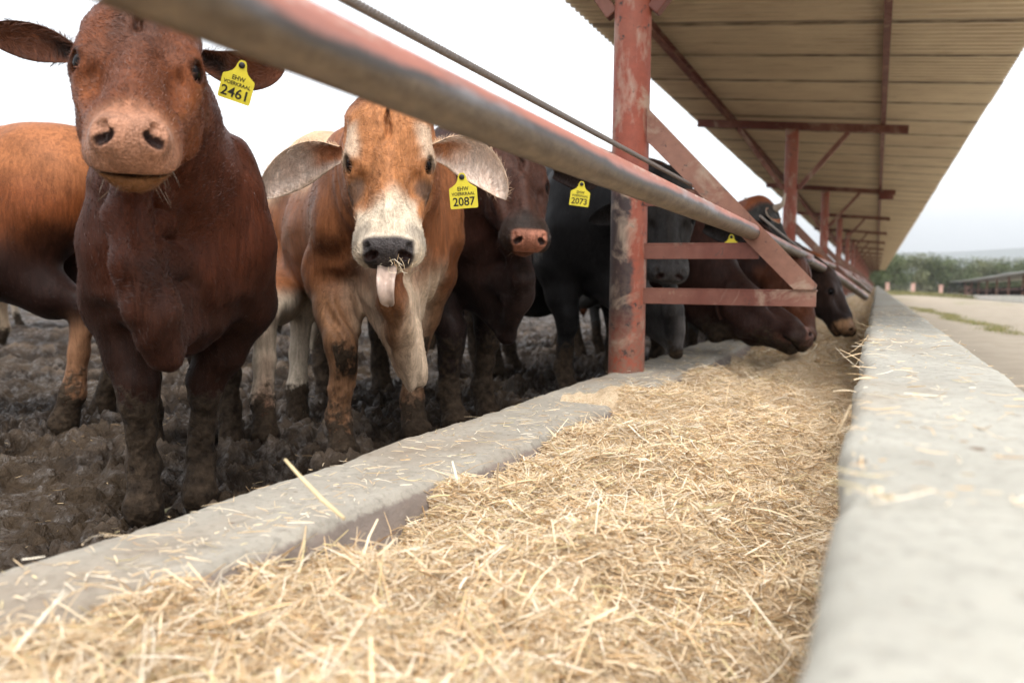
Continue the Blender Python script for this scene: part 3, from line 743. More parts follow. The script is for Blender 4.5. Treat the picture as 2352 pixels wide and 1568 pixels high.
def ear_sheet(base, mid, tip, width, face, cup=.35, seg=(26, 15), point=.5, droop=.0):
    """leaf shaped cupped ear with real thickness; 'face' is the way its hollow looks"""
    base, mid, tip, face = [np.array(q, float) for q in (base, mid, tip, face)]
    n, m_ = seg; t = np.linspace(0, 1, n); ctrl = 2*mid-.5*(base+tip)
    C = (1-t)[:, None]**2*base + (2*t*(1-t))[:, None]*ctrl + (t**2)[:, None]*tip
    T = np.gradient(C, axis=0); T /= np.linalg.norm(T, axis=1)[:, None]
    Fn = face[None]-T*(T@face)[:, None]; Fn /= np.linalg.norm(Fn, axis=1)[:, None]
    W = np.cross(T, Fn)
    wd = width*np.where(t < .55, .40+.60*np.sin(np.pi/2*np.minimum(t/.55, 1)), np.clip(1-((t-.55)/.452)**2, .0004, 1)**(.5+point*.3))
    a = np.linspace(-1, 1, m_); cu = cup*(1-.35*t)+.55*(1-sstep(0, .3, t))
    th = (a[None]*(.5+1.1*cu[:, None]))
    off = W[:, None]*(np.sin(th)/np.sin(.5+1.1*cu)[:, None]*wd[:, None]*.5)[..., None]
    dep = (np.cos(th)-1)/np.sin(.5+1.1*cu)[:, None]*wd[:, None]*.5
    inner = C[:, None]+off-Fn[:, None]*(dep)[..., None]*1.0
    thick = .009*(1-.55*np.abs(a)[None]**3)*(1-.4*t)[:, None]
    outer = inner-Fn[:, None]*thick[..., None]
    V = np.concatenate([inner.reshape(-1, 3), outer.reshape(-1, 3)]); o = n*m_
    F = []
    for i in range(n-1):
        for j in range(m_-1):
            q = i*m_+j; F.append([q, q+1, q+m_+1, q+m_]); F.append([o+q, o+q+m_, o+q+m_+1, o+q+1])
        q = i*m_; F.append([q, q+m_, o+q+m_, o+q]); q = i*m_+m_-1; F.append([q, o+q, o+q+m_, q+m_])
    q = (n-1)*m_
    for j in range(m_-1): F.append([q+j, q+j+1, o+q+j+1, o+q+j])
    tt = np.repeat(t, m_); aa = np.tile(a, n)
    return V, np.array(F), np.concatenate([tt, tt]), np.concatenate([aa, aa]), np.concatenate([np.ones(o), np.zeros(o)])

def text_mesh(body, size, name, M4, mat, parent, width=None):
    cu = bpy.data.curves.new(name, 'FONT'); cu.body = body; cu.size = size; cu.align_x = 'CENTER'; cu.align_y = 'CENTER'; cu.extrude = .0002; cu.offset = size*.016; cu.resolution_u = 3
    if width: cu.space_character = 1.0
    o = bpy.data.objects.new(name, cu); COL.objects.link(o)
    bpy.context.view_layer.update()
    me = bpy.data.meshes.new_from_object(o); bpy.data.objects.remove(o)
    if width:
        vs = np.array([v.co for v in me.vertices]); sx = width/(vs[:, 0].max()-vs[:, 0].min())
        for v in me.vertices: v.co.x *= sx
    me.materials.clear(); me.materials.append(mat)
    t = link(name, me, parent); t.matrix_local = M4; return t
def ear_tag(parent, hang, down, out, number, size=.062):
    """flat yellow plate hanging from the ear; hang/down/out in the animal's own space"""
    z = unit(np.array(out, float)); y = -unit(np.array(down, float)); y = unit(y-z*(y@z)); x = np.cross(y, z)
    Mx = Matrix(((x[0], y[0], z[0], hang[0]), (x[1], y[1], z[1], hang[1]), (x[2], y[2], z[2], hang[2]), (0, 0, 0, 1)))
    s = size
    half = [(.11, .12), (.15, .02), (.17, -.08), (.24, -.20), (.36, -.29), (.485, -.36), (.50, -.42), (.50, -1.04), (.47, -1.09)]
    out_ = [(px_*s, py_*s, 0) for px_, py_ in half]+[(-px_*s, py_*s, 0) for px_, py_ in half[::-1]]+[(-.06*s, .165*s, 0), (.06*s, .165*s, 0)]
    mb = MB(); mb.prism(out_[::-1], np.array([0, 0, .0]), np.array([0, 0, .0016]))
    p = mb.build('ear_tag', M['tag'], parent); p.matrix_local = Mx
    def at(y_): return Matrix.Translation((0, y_*s, .0019))
    text_mesh('EHW', .20*s, 'lettering', at(-.40), M['ink'], p, .40*s)
    text_mesh('VOERKRAAL', .155*s, 'lettering', at(-.575), M['ink'], p, .84*s)
    text_mesh(number, .42*s, 'lettering', at(-.86), M['ink'], p, .80*s)
    MB().sphere((0, .02*s, .003), (.10*s, .10*s, .04*s), 14, 8).build('button', M['button'], p, True)
    return p

CATTLE = 'cattle crowding at the feed trough'
def make_cow(label, O, ang, s, coat, poll=None, muz=None, lat=None, hk=1.0, ears=(), fr=None, fl=None, hr=None, hl=None, dew=(), dewr=.034,
             hump=.3, res=(.014, .007), horns=(), mudtop=.34, mudfront=None, cat='bull', name='bull', group=CATTLE, belly=1.0, folds=0, hair=0,
             extra=None, neckw=1.0, legw=1.0, openm=False, whisk=0, seed=0, tail=True, muzw=1.0, skull=1.0, rump=0., dewside=.0, dewm=1.0, dewk=.05, crease=0., nosw=.043, bz=0.):
    """O: world ground point under the trunk; head, ears, feet in world space; None takes the standing default"""
    O = np.array([O[0], O[1], GZ+.02]); ca, sa = math.cos(ang), math.sin(ang)
    Rw = np.array([[ca, sa, 0], [-sa, ca, 0], [0, 0, 1.]])
    L = lambda P: Rw @ (np.array(P, float)-O)
    LV = lambda v: Rw @ np.array(v, float)
    root_loc = O
    pollL = L(poll) if poll is not None else np.array([.98, 0, 1.22])*s
    muzL = L(muz) if muz is not None else pollL+np.array([.26, 0, -.38])*s
    u = muzL-pollL; Lh = np.linalg.norm(u); u /= Lh; h = hk*Lh/.46
    if isinstance(lat, tuple):                      # eye directions: the deeper eye is set back so that the eye line stays square to the face
        a_, b_, d_ = LV(ray(*lat[0])), LV(ray(*lat[1])), lat[2]; v = d_*(b_-a_)-(a_+b_)*(d_*(u@(b_-a_))/(u@(a_+b_)))
    elif lat is not None: v = LV(lat)
    else: v = np.array([0, 1., 0])
    v = v-u*(u@v); v /= np.linalg.norm(v); wv = np.cross(u, v)
    HR = np.array([u, v, wv])
    H = lambda a, b, c: pollL + h*(a*u+b*v+c*wv)
    def ft(w_, dx, dy): return np.array([L([w_[0], w_[1], GZ])[0], L([w_[0], w_[1], GZ])[1], 0.]) if w_ is not None else np.array([dx*s, dy*s, 0.])
    FR, FL, HRr, HL = ft(fr, .42, -.17), ft(fl, .42, .17), ft(hr, -.76, -.17), ft(hl, -.76, .17)
    # ---- sampling grid, fine round the head
    hp = np.array([H(a, b, c) for a in (-.06, .52) for b in (-.15, .15) for c in (-.25, .05)]); flo, fhi = hp.min(0), hp.max(0)
    lo = np.array([-1.08*s, -.48*s, -.05]); hi = np.array([.95*s, .48*s, 1.45*s])
    for P in (FR, FL, HRr, HL): lo = np.minimum(lo, P-[.16, .12, .0]); hi = np.maximum(hi, P+[.16, .12, 0])
    lo = np.minimum(lo, flo-.05); hi = np.maximum(hi, fhi+.05); lo[2] = -.06
    f = Field(*[graded(lo[q], hi[q], flo[q], fhi[q], res[1], res[0]) for q in range(3)])
    e = lambda c, r, k=.1, **kw: f.ell(np.array(c)*s, np.array(r)*s, None, k*s, **kw)
    # ---- trunk
    e((.30, 0, .88), (.36, .255, .35)); e((-.12, 0, .83-bz*.7), (.46, .285*belly, .33+bz*.5)); e((-.58, 0, .97+rump), (.33, .235, .27))
    f.cone(np.array([-.72, 0, 1.13+rump])*s, np.array([.38, 0, 1.14])*s, .085*s, .10*s, .12*s)
    e((.56, 0, .74), (.19, .17, .24), .12)
    if hump: f.ell(np.array([.36, 0, 1.17])*s, np.array([.20, .09, .06+.13*hump])*s, None, .09*s)
    for sg, foot in ((-1, FR), (1, FL)):
        e((.43, sg*.175, .90), (.17, .095, .29), .08)
        el = np.array([.36*s, sg*.185*s, .66*s]); kn = np.array([foot[0]+.005*s, foot[1]*.85+el[1]*.15, .37*s])
        f.chain([(np.array([.46, sg*.17, .84])*s, .125*s), (el, .112*s*legw), ((el*.45+kn*.55), .074*s*legw), (kn+[0, 0, .03*s], .062*s*legw)], .06*s)
        f.cone(kn+np.array([.012, 0, .035])*s, kn+np.array([.010, 0, -.025])*s, .058*s*legw, .052*s*legw, .03*s)
        ftk = foot+np.array([-.02*s, 0, .13*s])
        f.chain([(kn-[0, 0, .03*s], .050*s*legw), (kn*.5+ftk*.5, .041*s*legw), (ftk, .045*s*legw), (foot+np.array([.012*s, 0, .055*s]), .043*s*legw), (foot+np.array([.03*s, 0, .0]), .060*s*legw)], .03*s)
        f.cone(foot+np.array([.05*s, -.022*s, .02*s]), foot+np.array([.05*s, .022*s, .02*s]), .036*s, .036*s, .02*s)
        f.ell(ftk+np.array([-.028*s, 0, -.015*s]), np.array([.026, .03, .03])*s, None, .02*s)
    for sg, foot in ((-1, HRr), (1, HL)):
        e((-.60, sg*.13, .92), (.24, .13, .25), .08)
        st = np.array([-.46*s, sg*.19*s, .64*s]); hk = np.array([foot[0]-.07*s, foot[1]*.9+sg*.17*s*.1, .47*s])
        f.chain([(np.array([-.62, sg*.15, .85])*s, .17*s), (st*.6+np.array([-.64, sg*.17, .66])*s*.4, .135*s), (st*.4+hk*.6, .085*s), (hk+np.array([.01, 0, .02])*s, .056*s)], .07*s)
        f.ell(hk+np.array([-.022*s, 0, .035*s]), np.array([.035, .03, .055])*s, None, .03*s)
        ftk = foot+np.array([-.015*s, 0, .13*s])
        f.chain([(hk, .054*s), (hk*.5+ftk*.5, .043*s), (ftk, .046*s), (foot+np.array([.012*s, 0, .055*s]), .043*s), (foot+np.array([.03*s, 0, 0]), .058*s)], .03*s)
    if tail:
        f.chain([(np.array([-.86, 0, 1.10])*s, .045*s), (np.array([-.945, 0, .98])*s, .030*s), (np.array([-.965, .01, .70])*s, .022*s), (np.array([-.96, .015, .50])*s, .026*s), (np.array([-.955, .02, .36])*s, .036*s), (np.array([-.95, .02, .26])*s, .012*s)], .02*s)
    # ---- neck
    n0 = np.array([.42, 0, .93])*s; n1 = H(.05, 0, -.11); lateral = np.array([0, 1., 0])
    mid = n0*.5+n1*.5+np.array([0, 0, .02*s])
    side = unit(np.array([0, 1., 0])+unit(v)); fl_ = (side, .66*neckw)
    f.chain([(n0, .30*s), (mid, .215*s), (n1, .135*h)], .10*s, fl_)
    # ---- head
    R = HR; hh = lambda c, r, k=.03, sub=False: f.ell(H(*c), np.array(r)*h, R, k*h, sub)
    hc = lambda a, b, ra, rb, k=.03, sub=False: f.cone(H(*a), H(*b), ra*h, rb*h, k*h, None, sub)
    hh((.080, 0, -.082), (.130, .120*skull, .090), .04); hh((.075, 0, -.035), (.105, .100*skull, .048), .05)
    hc((.155, 0, -.076), (.375, 0, -.070), .076, .049, .04)
    for sg in (-1, 1):
        hh((.172, sg*.080, -.056), (.072, .033, .042), .035)
        hc((.19, sg*.048, -.105), (.37, sg*.030, -.085), .058, .046, .04)
        hc((.10, sg*.068, -.15), (.20, sg*.052, -.172), .055, .048, .04); hc((.20, sg*.052, -.172), (.365, sg*.022, -.135), .046, .032, .04)
        hh((.412, sg*.052*muzw, -.108), (.050, .036, .036), .02)
        hh((.452, sg*.042*muzw, -.058), (.028, .026, .026), .018)
    hh((.405, 0, -.080), (.066, .075*muzw, .054), .035); hh((.450, 0, -.076), (.024, .056*muzw, .040), .03)
    hc((.20, 0, -.014), (.35, 0, -.026), .024, .022, .03)                        # nasal bone
    for sg in (-1, 1):
        hh((.150, sg*.076, -.026), (.034, .022, .017), .02)                      # brow
        hh((.285, sg*.070, -.040), (.055, .016, .022), .03, True)                # hollow beside the nose
        hh((.085, sg*.124, -.055), (.040, .014, .032), .03, True)                # temple
        hc((.225, sg*.080, -.085), (.325, sg*.058, -.088), .016, .012, .03)      # cheek bone
    jd = .016 if openm else 0
    hh((.385, 0, -.148-jd), (.058, .044, .028), .025); hh((.422, 0, -.146-jd), (.026, .038, .020), .02)
    hh((.445, 0, -.128-jd*.5), (.070, .105, .0045+jd*.4), .010, True)
    nos = []
    for sg in (-1, 1):
        # comma shaped nostrils
        Rn = np.array([u*.55+v*sg*.83, v*.55-u*sg*.83, wv]); th = sg*.5
        Rn = np.array([Rn[0], Rn[1]*math.cos(th)+wv*math.sin(th), wv*math.cos(th)-Rn[1]*math.sin(th)])
        nos.append((H(.478, sg*nosw*muzw, -.048), Rn))
        f.ell(H(.478, sg*nosw*muzw, -.048), np.array([.021, .0095, .016])*h, Rn, .008*h, True)
        f.ell(H(.462, sg*.057*muzw, -.038), np.array([.02, .012, .008])*h, Rn, .008*h, True)
    eyes = []
    for sg in (-1, 1):
        ec = H(.182, sg*.083, -.052); od = unit(.48*u+.68*sg*v+.52*wv)
        f.ell(ec, np.array([.033, .033, .033])*h, None, .016*h)                   # lids
        tn = unit(u-od*(u@od)); bn = np.cross(od, tn)
        tn2 = unit(tn*.97-bn*sg*.22*np.sign(bn@wv)*sg)
        f.ell(ec+od*.030*h, np.array([.0265, .027, .0185])*h, np.array([tn2, od, np.cross(tn2, od)]), .005*h, True)
        for a_, b_ in ((-.030, -.006), (-.006, .020)):                               # heavy upper lid
            q0, q1 = [ec+od*(.017+.010*math.cos(c_a*50))*h-tn2*c_a*h*-1+np.cross(tn2, od)*np.sign(np.cross(tn2, od)@wv)*.019*math.cos(c_a*48)*h for c_a in (a_, b_)]
            f.cone(q0, q1, .0075*h, .0075*h, .010*h)
        eyes.append((ec+od*.0085*h, od))
    hh((.10, 0, .014), (.050, .006, .013), .02, True)                               # parting on the forehead
    # ---- dewlap: a hanging fold from throat to brisket
    if len(dew):
        D = [L(p) for p in dew]; hang = [H(.14, 0, -.20)]+D
        for q in range(len(D)):
            f.cone(hang[q], hang[q+1], dewr*s*(1.25 if q == 0 else 1), dewr*s*(1.1 if q < len(D)-1 else .8), .05*s)
            tgt = np.array([.50-.02*q, dewside, min(.95, max(.62, D[q][2]/s))])*s
            f.cone(hang[q+1], tgt, dewr*s*.7, .10*s*dewm, dewk*s); f.cone(hang[q]*.5+hang[q+1]*.5, tgt, dewr*s*.7, .10*s*dewm, dewk*s)
    if extra: extra(f, H, L, s, h)
    V, F = f.mesh()
    V = smooth_mesh(V, F, 2, .45)
    N_ = vnormals(V, F)
    hc_ = (V-pollL)@HR.T/h
    inhead = sstep(.0, .06, hc_[:, 0])*(np.abs(hc_[:, 1]) < .19)*sstep(-.235, -.195, hc_[:, 2]+.15*np.clip(hc_[:, 0]-.3, 0, .2))*(hc_[:, 0] < .56)
    inhead = inhead*(np.linalg.norm(V-H(.22, 0, -.09), axis=1) < .36*h)
    # muscle relief and skin folds
    d = .006*s*fbm(V, 7/s, 2, 3+seed)*(1-inhead)
    nk = sstep(.40*s, .55*s, V[:, 0])*(1-inhead)*sstep(.45*s, .6*s, V[:, 2])
    if folds:
        fld = np.sin((V[:, 0]*.55+V[:, 2]*.35+np.abs(V[:, 1])*.75)/s*62+3.0*fbm(V, 4/s, 2, 9+seed))
        d += folds*s*nk*(fld*.5+.5)*sstep(-.2, .5, fbm(V, 3.5/s, 2, 12+seed)+.25)
    dl = sstep(.50*s, .60*s, V[:, 0])*(1-inhead)*sstep(.80*s, .66*s, V[:, 2])*(V[:, 2] > .25*s)     # creases of the hanging skin
    d += crease*s*dl*np.sin(V[:, 1]/s*105+2.5*fbm(V, 5/s, 2, 19)+V[:, 2]/s*14)
    d += .0016*h*inhead*fbm(V, 34/h, 2, 14)*sstep(.38, .3, hc_[:, 0])
    ripple = sstep(.06, 0, np.abs(hc_[:, 1]))*sstep(.22, .10, hc_[:, 0])*inhead*sstep(-.09, -.03, hc_[:, 2])
    d += .003*h*ripple*np.sin(hc_[:, 1]*150+4*fbm(hc_, 14, 2, 15))
    V = V+N_*d[:, None]
    N_ = vnormals(V, F)
    col, mud, skin = coat(V/s, hc_, N_, inhead)
    for nc_, Rn in nos:                                                             # dark skin inside the nostrils
        q = ((V-nc_)@Rn.T)/(np.array([.021, .0095, .016])*h)
        col = lerp(col, np.array(col)*.0+np.array([.020, .009, .007]), sstep(1.35, 1.1, np.linalg.norm(q, axis=1))*sstep(.55, .1, q[:, 0]))
        skin = skin*(1-sstep(1.35, 1.1, np.linalg.norm(q, axis=1)))
    # mud caked on the lower legs
    lim = mudtop+.10*vnoise(V, 9, 77+seed)
    ml = sstep(lim+.11, lim-.13, V[:, 2]/s)
    if mudfront:                                                                    # muddy knees
        near_ = np.minimum(np.linalg.norm(V[:, :2]-FR[:2], axis=1), np.linalg.norm(V[:, :2]-FL[:2], axis=1)) < .11*s
        ml = np.maximum(ml, .9*near_*sstep(.10, .02, np.abs(V[:, 2]/s-.35+.03*vnoise(V, 24, 7)))*sstep(.35, .85, N_[:, 0]))
    mud = np.maximum(mud, ml)
    V = V+N_*(np.clip(mud, 0, 1)*(.0015+.0035*fbm(V, 30, 3, 66)))[:, None]*(V[:, 2] < .6)[:, None]
    allV, allF, allC, allM, allS = [V], [F], [col], [mud], [skin]; off = len(V)
    for E in ears:
        b, mi, t, wd, face, cin, cout = E[:7]
        eV, eF, tt, aa, ins = ear_sheet(L(b), L(mi), L(t), wd, LV(face), *E[7:8])
        pat = fbm(eV, 22, 3, 33)
        ci = lerp(cin[0], cin[1], np.clip(sstep(.5, .2, tt+.12*pat)*sstep(.9, .3, np.abs(aa))+.25*pat, 0, 1)) if isinstance(cin, tuple) and isinstance(cin[0], (tuple, list)) else np.tile(cin, (len(eV), 1))
        rim = sstep(.72, .98, np.abs(aa))
        ci = lerp(ci, cout, rim*.6); ec_ = lerp(np.tile(cout, (len(eV), 1)), ci, ins)
        allV.append(eV); allF.append(eF+off); allC.append(ec_); allM.append(np.zeros(len(eV))); allS.append(np.zeros(len(eV))); off += len(eV)
    V_ = np.concatenate(allV); F_ = np.concatenate(allF); C_ = np.clip(np.concatenate(allC), 0, 1)
    me = mesh_np(name, V_, [F_], True, M['coat'], {'coat': C_, 'mud': np.concatenate(allM), 'skin': np.concatenate(allS)})
    o = link(name, me); o.location = root_loc; o.rotation_euler = (0, 0, ang)
    tag(o, label, cat, group)
    for ec, od in eyes:
        MB().sphere(ec, .0215*h, 20, 14).build('eye', M['eye'], o, True)
    for pts, r in horns:
        P = np.array([L(p) for p in pts]); t = np.linspace(0, 1, 14); k = np.linspace(0, 1, len(P))
        Pi = np.stack([np.interp(t, k, P[:, q]) for q in range(3)], 1)
        MB().tube(Pi, r*(1-t*.85), 14).build('horn', M['horn'], o, True)
    o['_h'] = h
    rt = dict(o=o, L=L, LV=LV, H=H, h=h, V=V_, F=F_, C=C_, N=N_, hc=hc_, mudv=np.concatenate(allM), skin=np.concatenate(allS), nbody=len(V), u=u, v=v, w=wv, s=s)
    if hair: coat_hair(rt, hair)
    if whisk: whiskers(rt, whisk)
    del o['_h']
    return rt

def hair_mesh(name, P, D, L_, W_, C_, parent):
    """flat tapering hairs, two segments each"""
    n = len(P); Vw = unit(np.cross(D, rng.normal(0, 1, (n, 3))))
    bend = unit(rng.normal(0, 1, (n, 3)))*(L_*.12)[:, None]
    A = P-Vw*W_[:, None]*.5; B = P+Vw*W_[:, None]*.5; m1 = P+D*(L_*.55)[:, None]+bend*.3; tipp = P+D*L_[:, None]+bend
    V = np.stack([A, B, m1-Vw*W_[:, None]*.38, m1+Vw*W_[:, None]*.38, tipp], 1).reshape(-1, 3)
    b = (np.arange(n)*5)[:, None]
    return link(name, mesh_np(name, V, [b+np.array([[2, 3, 4]]), b+np.array([[0, 1, 3, 2]])], False, M['hair'], {'coat': np.repeat(C_, 5, 0)}), parent)
def coat_hair(r, n):
    V, F = r['V'], r['F']; c = V[F].mean(1); fn = np.cross(V[F[:, 2]]-V[F[:, 0]], V[F[:, 3]]-V[F[:, 1]])*.5
    area = np.linalg.norm(fn, axis=1); fn = fn/(area[:, None]+1e-12)
    wp = c+r['o_loc'] if 'o_loc' in r else c
    Rz = np.array(r['o'].rotation_euler.to_matrix()); cw = c@Rz.T+np.array(r['o'].location)
    vis = ((-cw)*(fn@Rz.T)).sum(1) > -.35*np.linalg.norm(cw, axis=1)
    near = 1/np.linalg.norm(cw, axis=1)**1.5
    dist_h = np.linalg.norm(c-r['H'](.2, 0, -.09), axis=1)/r['h']
    skin = r['skin'][F].mean(1); mud = r['mudv'][F].mean(1)
    wgt = area*vis*near*(skin < .3)*(mud < .5)*(1+2.5*(dist_h < .40))
    idx = rng.choice(len(F), n, p=wgt/wgt.sum())
    a, b = rng.random(n), rng.random(n)
    q = V[F[idx]]; P = (q[:, 0]*(1-a)[:, None]+q[:, 1]*a[:, None])*(1-b)[:, None]+(q[:, 3]*(1-a)[:, None]+q[:, 2]*a[:, None])*b[:, None]
    Nn = fn[idx]; ih = dist_h[idx] < .42
    flow = np.where(ih[:, None], -r['u'][None]*.6+np.sign((P-r['H'](0, 0, 0))@r['v'])[:, None]*r['v'][None]*.35, np.array([[-.5, 0, -.85]]))
    sw = fbm(P, 13, 2, 41)*1.1; cr = np.cross(Nn, flow); flow = flow*np.cos(sw)[:, None]+cr*np.sin(sw)[:, None]
    flow = flow+rng.normal(0, .22, (n, 3)); flow -= Nn*(flow*Nn).sum(1)[:, None]
    is_ear = F[idx].max(1) >= r['nbody']
    D = unit(unit(flow)+Nn*(rng.uniform(.12, .42, n)+.25*is_ear)[:, None])
    col = r['C'][F[idx]].mean(1)*rng.uniform(.84, 1.2, (n, 1))
    Ln = rng.uniform(.007, .014, n)*np.where(is_ear, 1.9, 1); 
    hair_mesh('coat_hair', P-Nn*.0008, D, Ln, rng.uniform(.0006, .0011, n), np.clip(col, 0, 1), r['o'])['kind'] = 'stuff'
def whiskers(r, n, c0=(.30, .24, .18)):
    H, h = r['H'], r['h']; P = []; D = []
    for _ in range(n):
        sg = 1 if rng.random() > .5 else -1
        a = rng.uniform(.35, .45); b = sg*rng.uniform(.02, .062); c = rng.uniform(-.165, -.10)
        P.append(H(a, b, c)); D.append(unit(r['v']*sg*rng.uniform(.2, 1)+r['u']*rng.uniform(-.1, .8)-r['w']*rng.uniform(.3, 1.2)))
    P, D = np.array(P), np.array(D); L_ = rng.uniform(.02, .062, n)
    hair_mesh('whiskers', P, D, L_, np.full(n, .0009), np.tile(c0, (n, 1))*rng.uniform(.5, 1.6, (n, 1)), r['o'])['kind'] = 'stuff'

def make_coat(base, nose, face=None, top=None, low=None, dewc=None, chin=None, legs=None, hind=None, muz=None, lowz=(.82, .5), hindz=.72, soft=0, custom=None, var=.17):
    def f(Vs, hc, N_, ih):
        n = len(Vs); nz = fbm(Vs, 3.2, 3, 201); nf = fbm(Vs, 12, 3, 202)
        c = np.tile(base, (n, 1)).astype(float)
        if top is not None: c = lerp(c, np.tile(top, (n, 1)), sstep(.92, 1.10, Vs[:, 2]+.06*nz)*sstep(.40, .05, Vs[:, 0]))
        if low is not None: c = lerp(c, np.tile(low, (n, 1)), sstep(lowz[0], lowz[1], Vs[:, 2]+.08*nz))
        if dewc is not None: c = lerp(c, np.tile(dewc, (n, 1)), sstep(.13, .05, np.abs(Vs[:, 1])+.03*nz)*sstep(.50, .62, Vs[:, 0])*sstep(.95, .7, Vs[:, 2]+.1*nz)*(1-ih))
        if legs is not None: c = lerp(c, np.tile(legs, (n, 1)), sstep(.66, .48, Vs[:, 2]+.05*nz)*sstep(.1, .25, Vs[:, 0]))
        if hind is not None: c = lerp(c, np.tile(hind, (n, 1)), sstep(hindz, hindz-.14, Vs[:, 2]+.05*nz)*sstep(-.25, -.4, Vs[:, 0]))
        c = c*(1+var*nz[:, None]+var*.7*nf[:, None])
        u, v, wv = hc.T; av = np.abs(v)
        if face is not None: c = lerp(c, face(hc, nf, Vs), ih)
        nb = .010*nf
        if muz is not None: c = lerp(c, np.tile(muz, (n, 1)), ih*sstep(.385, .425, u+nb*1.5))
        if chin is not None: c = lerp(c, np.tile(chin, (n, 1)), ih*sstep(.33, .37, u+nb)*sstep(-.120, -.135, wv)*sstep(-.205, -.185, wv))
        pad = ih*sstep(.400, .446, u+nb)*sstep(-.124, -.117, wv)*sstep(.090, .050, av+nb) if soft else ih*sstep(.428, .446, u+nb*.5+.08*np.clip(-.03-wv, 0, 1)*0)*sstep(-.124, -.117, wv)*sstep(.070, .058, av+.35*np.clip(-.06-wv, 0, 1))
        c = lerp(c, np.tile(nose, (n, 1))*(1+.18*nf[:, None]), pad)
        # dark inside of nostril and mouth
        mouth = ih*sstep(.0075, .004, np.abs(wv+.128))*sstep(.37, .40, u)
        c = lerp(c, np.tile((.012, .008, .007), (n, 1)), mouth)
        for sg in (-1, 1):
            de = np.sqrt((u-.194)**2+(v-sg*.099)**2+(wv+.040)**2)
            c = lerp(c, c*.35, ih*sstep(.030, .023, de))                # dark skin of the lids
        mud = np.zeros(n)
        if custom is not None: c, mud = custom(c, mud, Vs, hc, N_, ih, nz, nf)
        return np.clip(c, .004, 1), mud, pad
    return f
def c_(n, x): return np.tile(np.array(x, float), (n, 1))

# --- face patterns
def face_red(hc, nf, Vs):
    n = len(hc); u, v, wv = hc.T
    c = c_(n, (.118, .037, .015))
    c = lerp(c, c_(n, (.062, .028, .018)), sstep(.075, .02, np.abs(v)+.02*nf)*sstep(.30, .12, u)*.8)
    c = lerp(c, c_(n, (.18, .056, .019)), sstep(.05, .09, np.abs(v))*sstep(.20, .26, u)*.8)
    return c
def face_tan(hc, nf, Vs):
    n = len(hc); u, v, wv = hc.T; av = np.abs(v)
    c = c_(n, (.33, .138, .055))
    c = lerp(c, c_(n, (.42, .18, .075)), sstep(.05, .0, u+.05*nf))
    white = c_(n, (.60, .50, .38))
    c = lerp(c, white, sstep(.285, .345, u+.022*nf)*sstep(.088, .068, av+.012*nf))
    c = lerp(c, white, sstep(.34, .385, u+.015*nf))
    brow = sstep(.060, .090, av+.010*nf)*sstep(.075, .11, u)*sstep(.21, .18, u)*sstep(-.085, -.06, wv)
    c = lerp(c, white, brow*.6)
    pd = np.sqrt(((u-.262)/.042)**2+((av-.088)/.030)**2+((wv+.085)/.05)**2)
    c = lerp(c, c_(n, (.070, .047, .035)), sstep(1.15, .5, pd+.3*nf)*.8)
    c = lerp(c, c_(n, (.16, .145, .13)), sstep(.375, .40, u)*sstep(.03, .055, av)*sstep(.44, .42, u)*.5)
    return c
def face_dark(hc, nf, Vs):
    n = len(hc); u, v, wv = hc.T
    c = c_(n, (.050, .022, .015)); c = lerp(c, c_(n, (.12, .040, .018)), sstep(.06, -.02, u+.03*nf))
    return lerp(c, c_(n, (.028, .018, .014)), sstep(.33, .39, u+.02*nf))

def c1_custom(c, mud, Vs, hc, N_, ih, nz, nf):
    n = len(Vs)
    kn = sstep(.40, .33, Vs[:, 2]+.04*nf)*(Vs[:, 0] > .1)*.9
    return c, np.maximum(mud, kn)
def c2_custom(c, mud, Vs, hc, N_, ih, nz, nf):
    n = len(Vs)
    # pale brisket, inner fore legs and hanging dewlap tip; rusty chest
    pale = sstep(.80, .58, Vs[:, 2]+.10*nz)*sstep(.20, .10, np.abs(Vs[:, 1])+.04*nz)*sstep(.25, .4, Vs[:, 0])*(1-ih)
    c = lerp(c, c_(n, (.60, .46, .33)), pale*.85)
    c = lerp(c, c_(n, (.52, .43, .33)), sstep(.64, .54, Vs[:, 2]+.04*nz)*sstep(.12, .02, Vs[:, 0]))
    return c, mud
def c4_custom(c, mud, Vs, hc, N_, ih, nz, nf):
    n = len(Vs)
    d = sstep(.10, .03, np.abs(Vs[:, 2]-.98+.35*(Vs[:, 0]+.25)))*sstep(.05, .4, nf+.35)*sstep(-.5, -.3, Vs[:, 0])*sstep(.1, -.05, Vs[:, 0])*(np.abs(Vs[:, 1]) > .1)*(Vs[:, 1] < 0)  # pale flank patch: coat sheen painted as colour
    return lerp(c, c_(n, (.42, .38, .34)), d*.7*sstep(.0, .3, fbm(Vs, 34, 3, 5))), mud

coatA = make_coat((.056, .016, .0075), (.37, .185, .115), face_red, low=(.026, .011, .007), dewc=(.042, .016, .010), chin=(.20, .090, .038), muz=(.20, .085, .045), soft=1, custom=c1_custom)
coatB = make_coat((.195, .072, .029), (.040, .034, .033), face_tan, top=(.58, .40, .24), legs=(.22, .112, .058), hind=(.56, .47, .37), chin=(.5, .4, .31), custom=c2_custom)
coatC = make_coat((.032, .012, .008), (.30, .125, .08), face_dark, chin=(.13, .055, .035), low=(.022, .013, .011))
coatD = make_coat((.012, .011, .011), (.055, .052, .052), lambda hc, nf, Vs: lerp(c_(len(hc), (.026, .023, .021)), c_(len(hc), (.012, .011, .011)), sstep(.06, -.02, hc[:, 0])), dewc=(.11, .10, .095), chin=(.05, .048, .045), muz=(.05, .047, .046), custom=c4_custom)
coatE = make_coat((.034, .014, .010), (.20, .10, .075), None, low=(.035, .016, .012), muz=(.045, .026, .02), chin=(.10, .045, .03))
coatF = make_coat((.20, .062, .022), (.25, .13, .09), None, low=(.10, .035, .016))
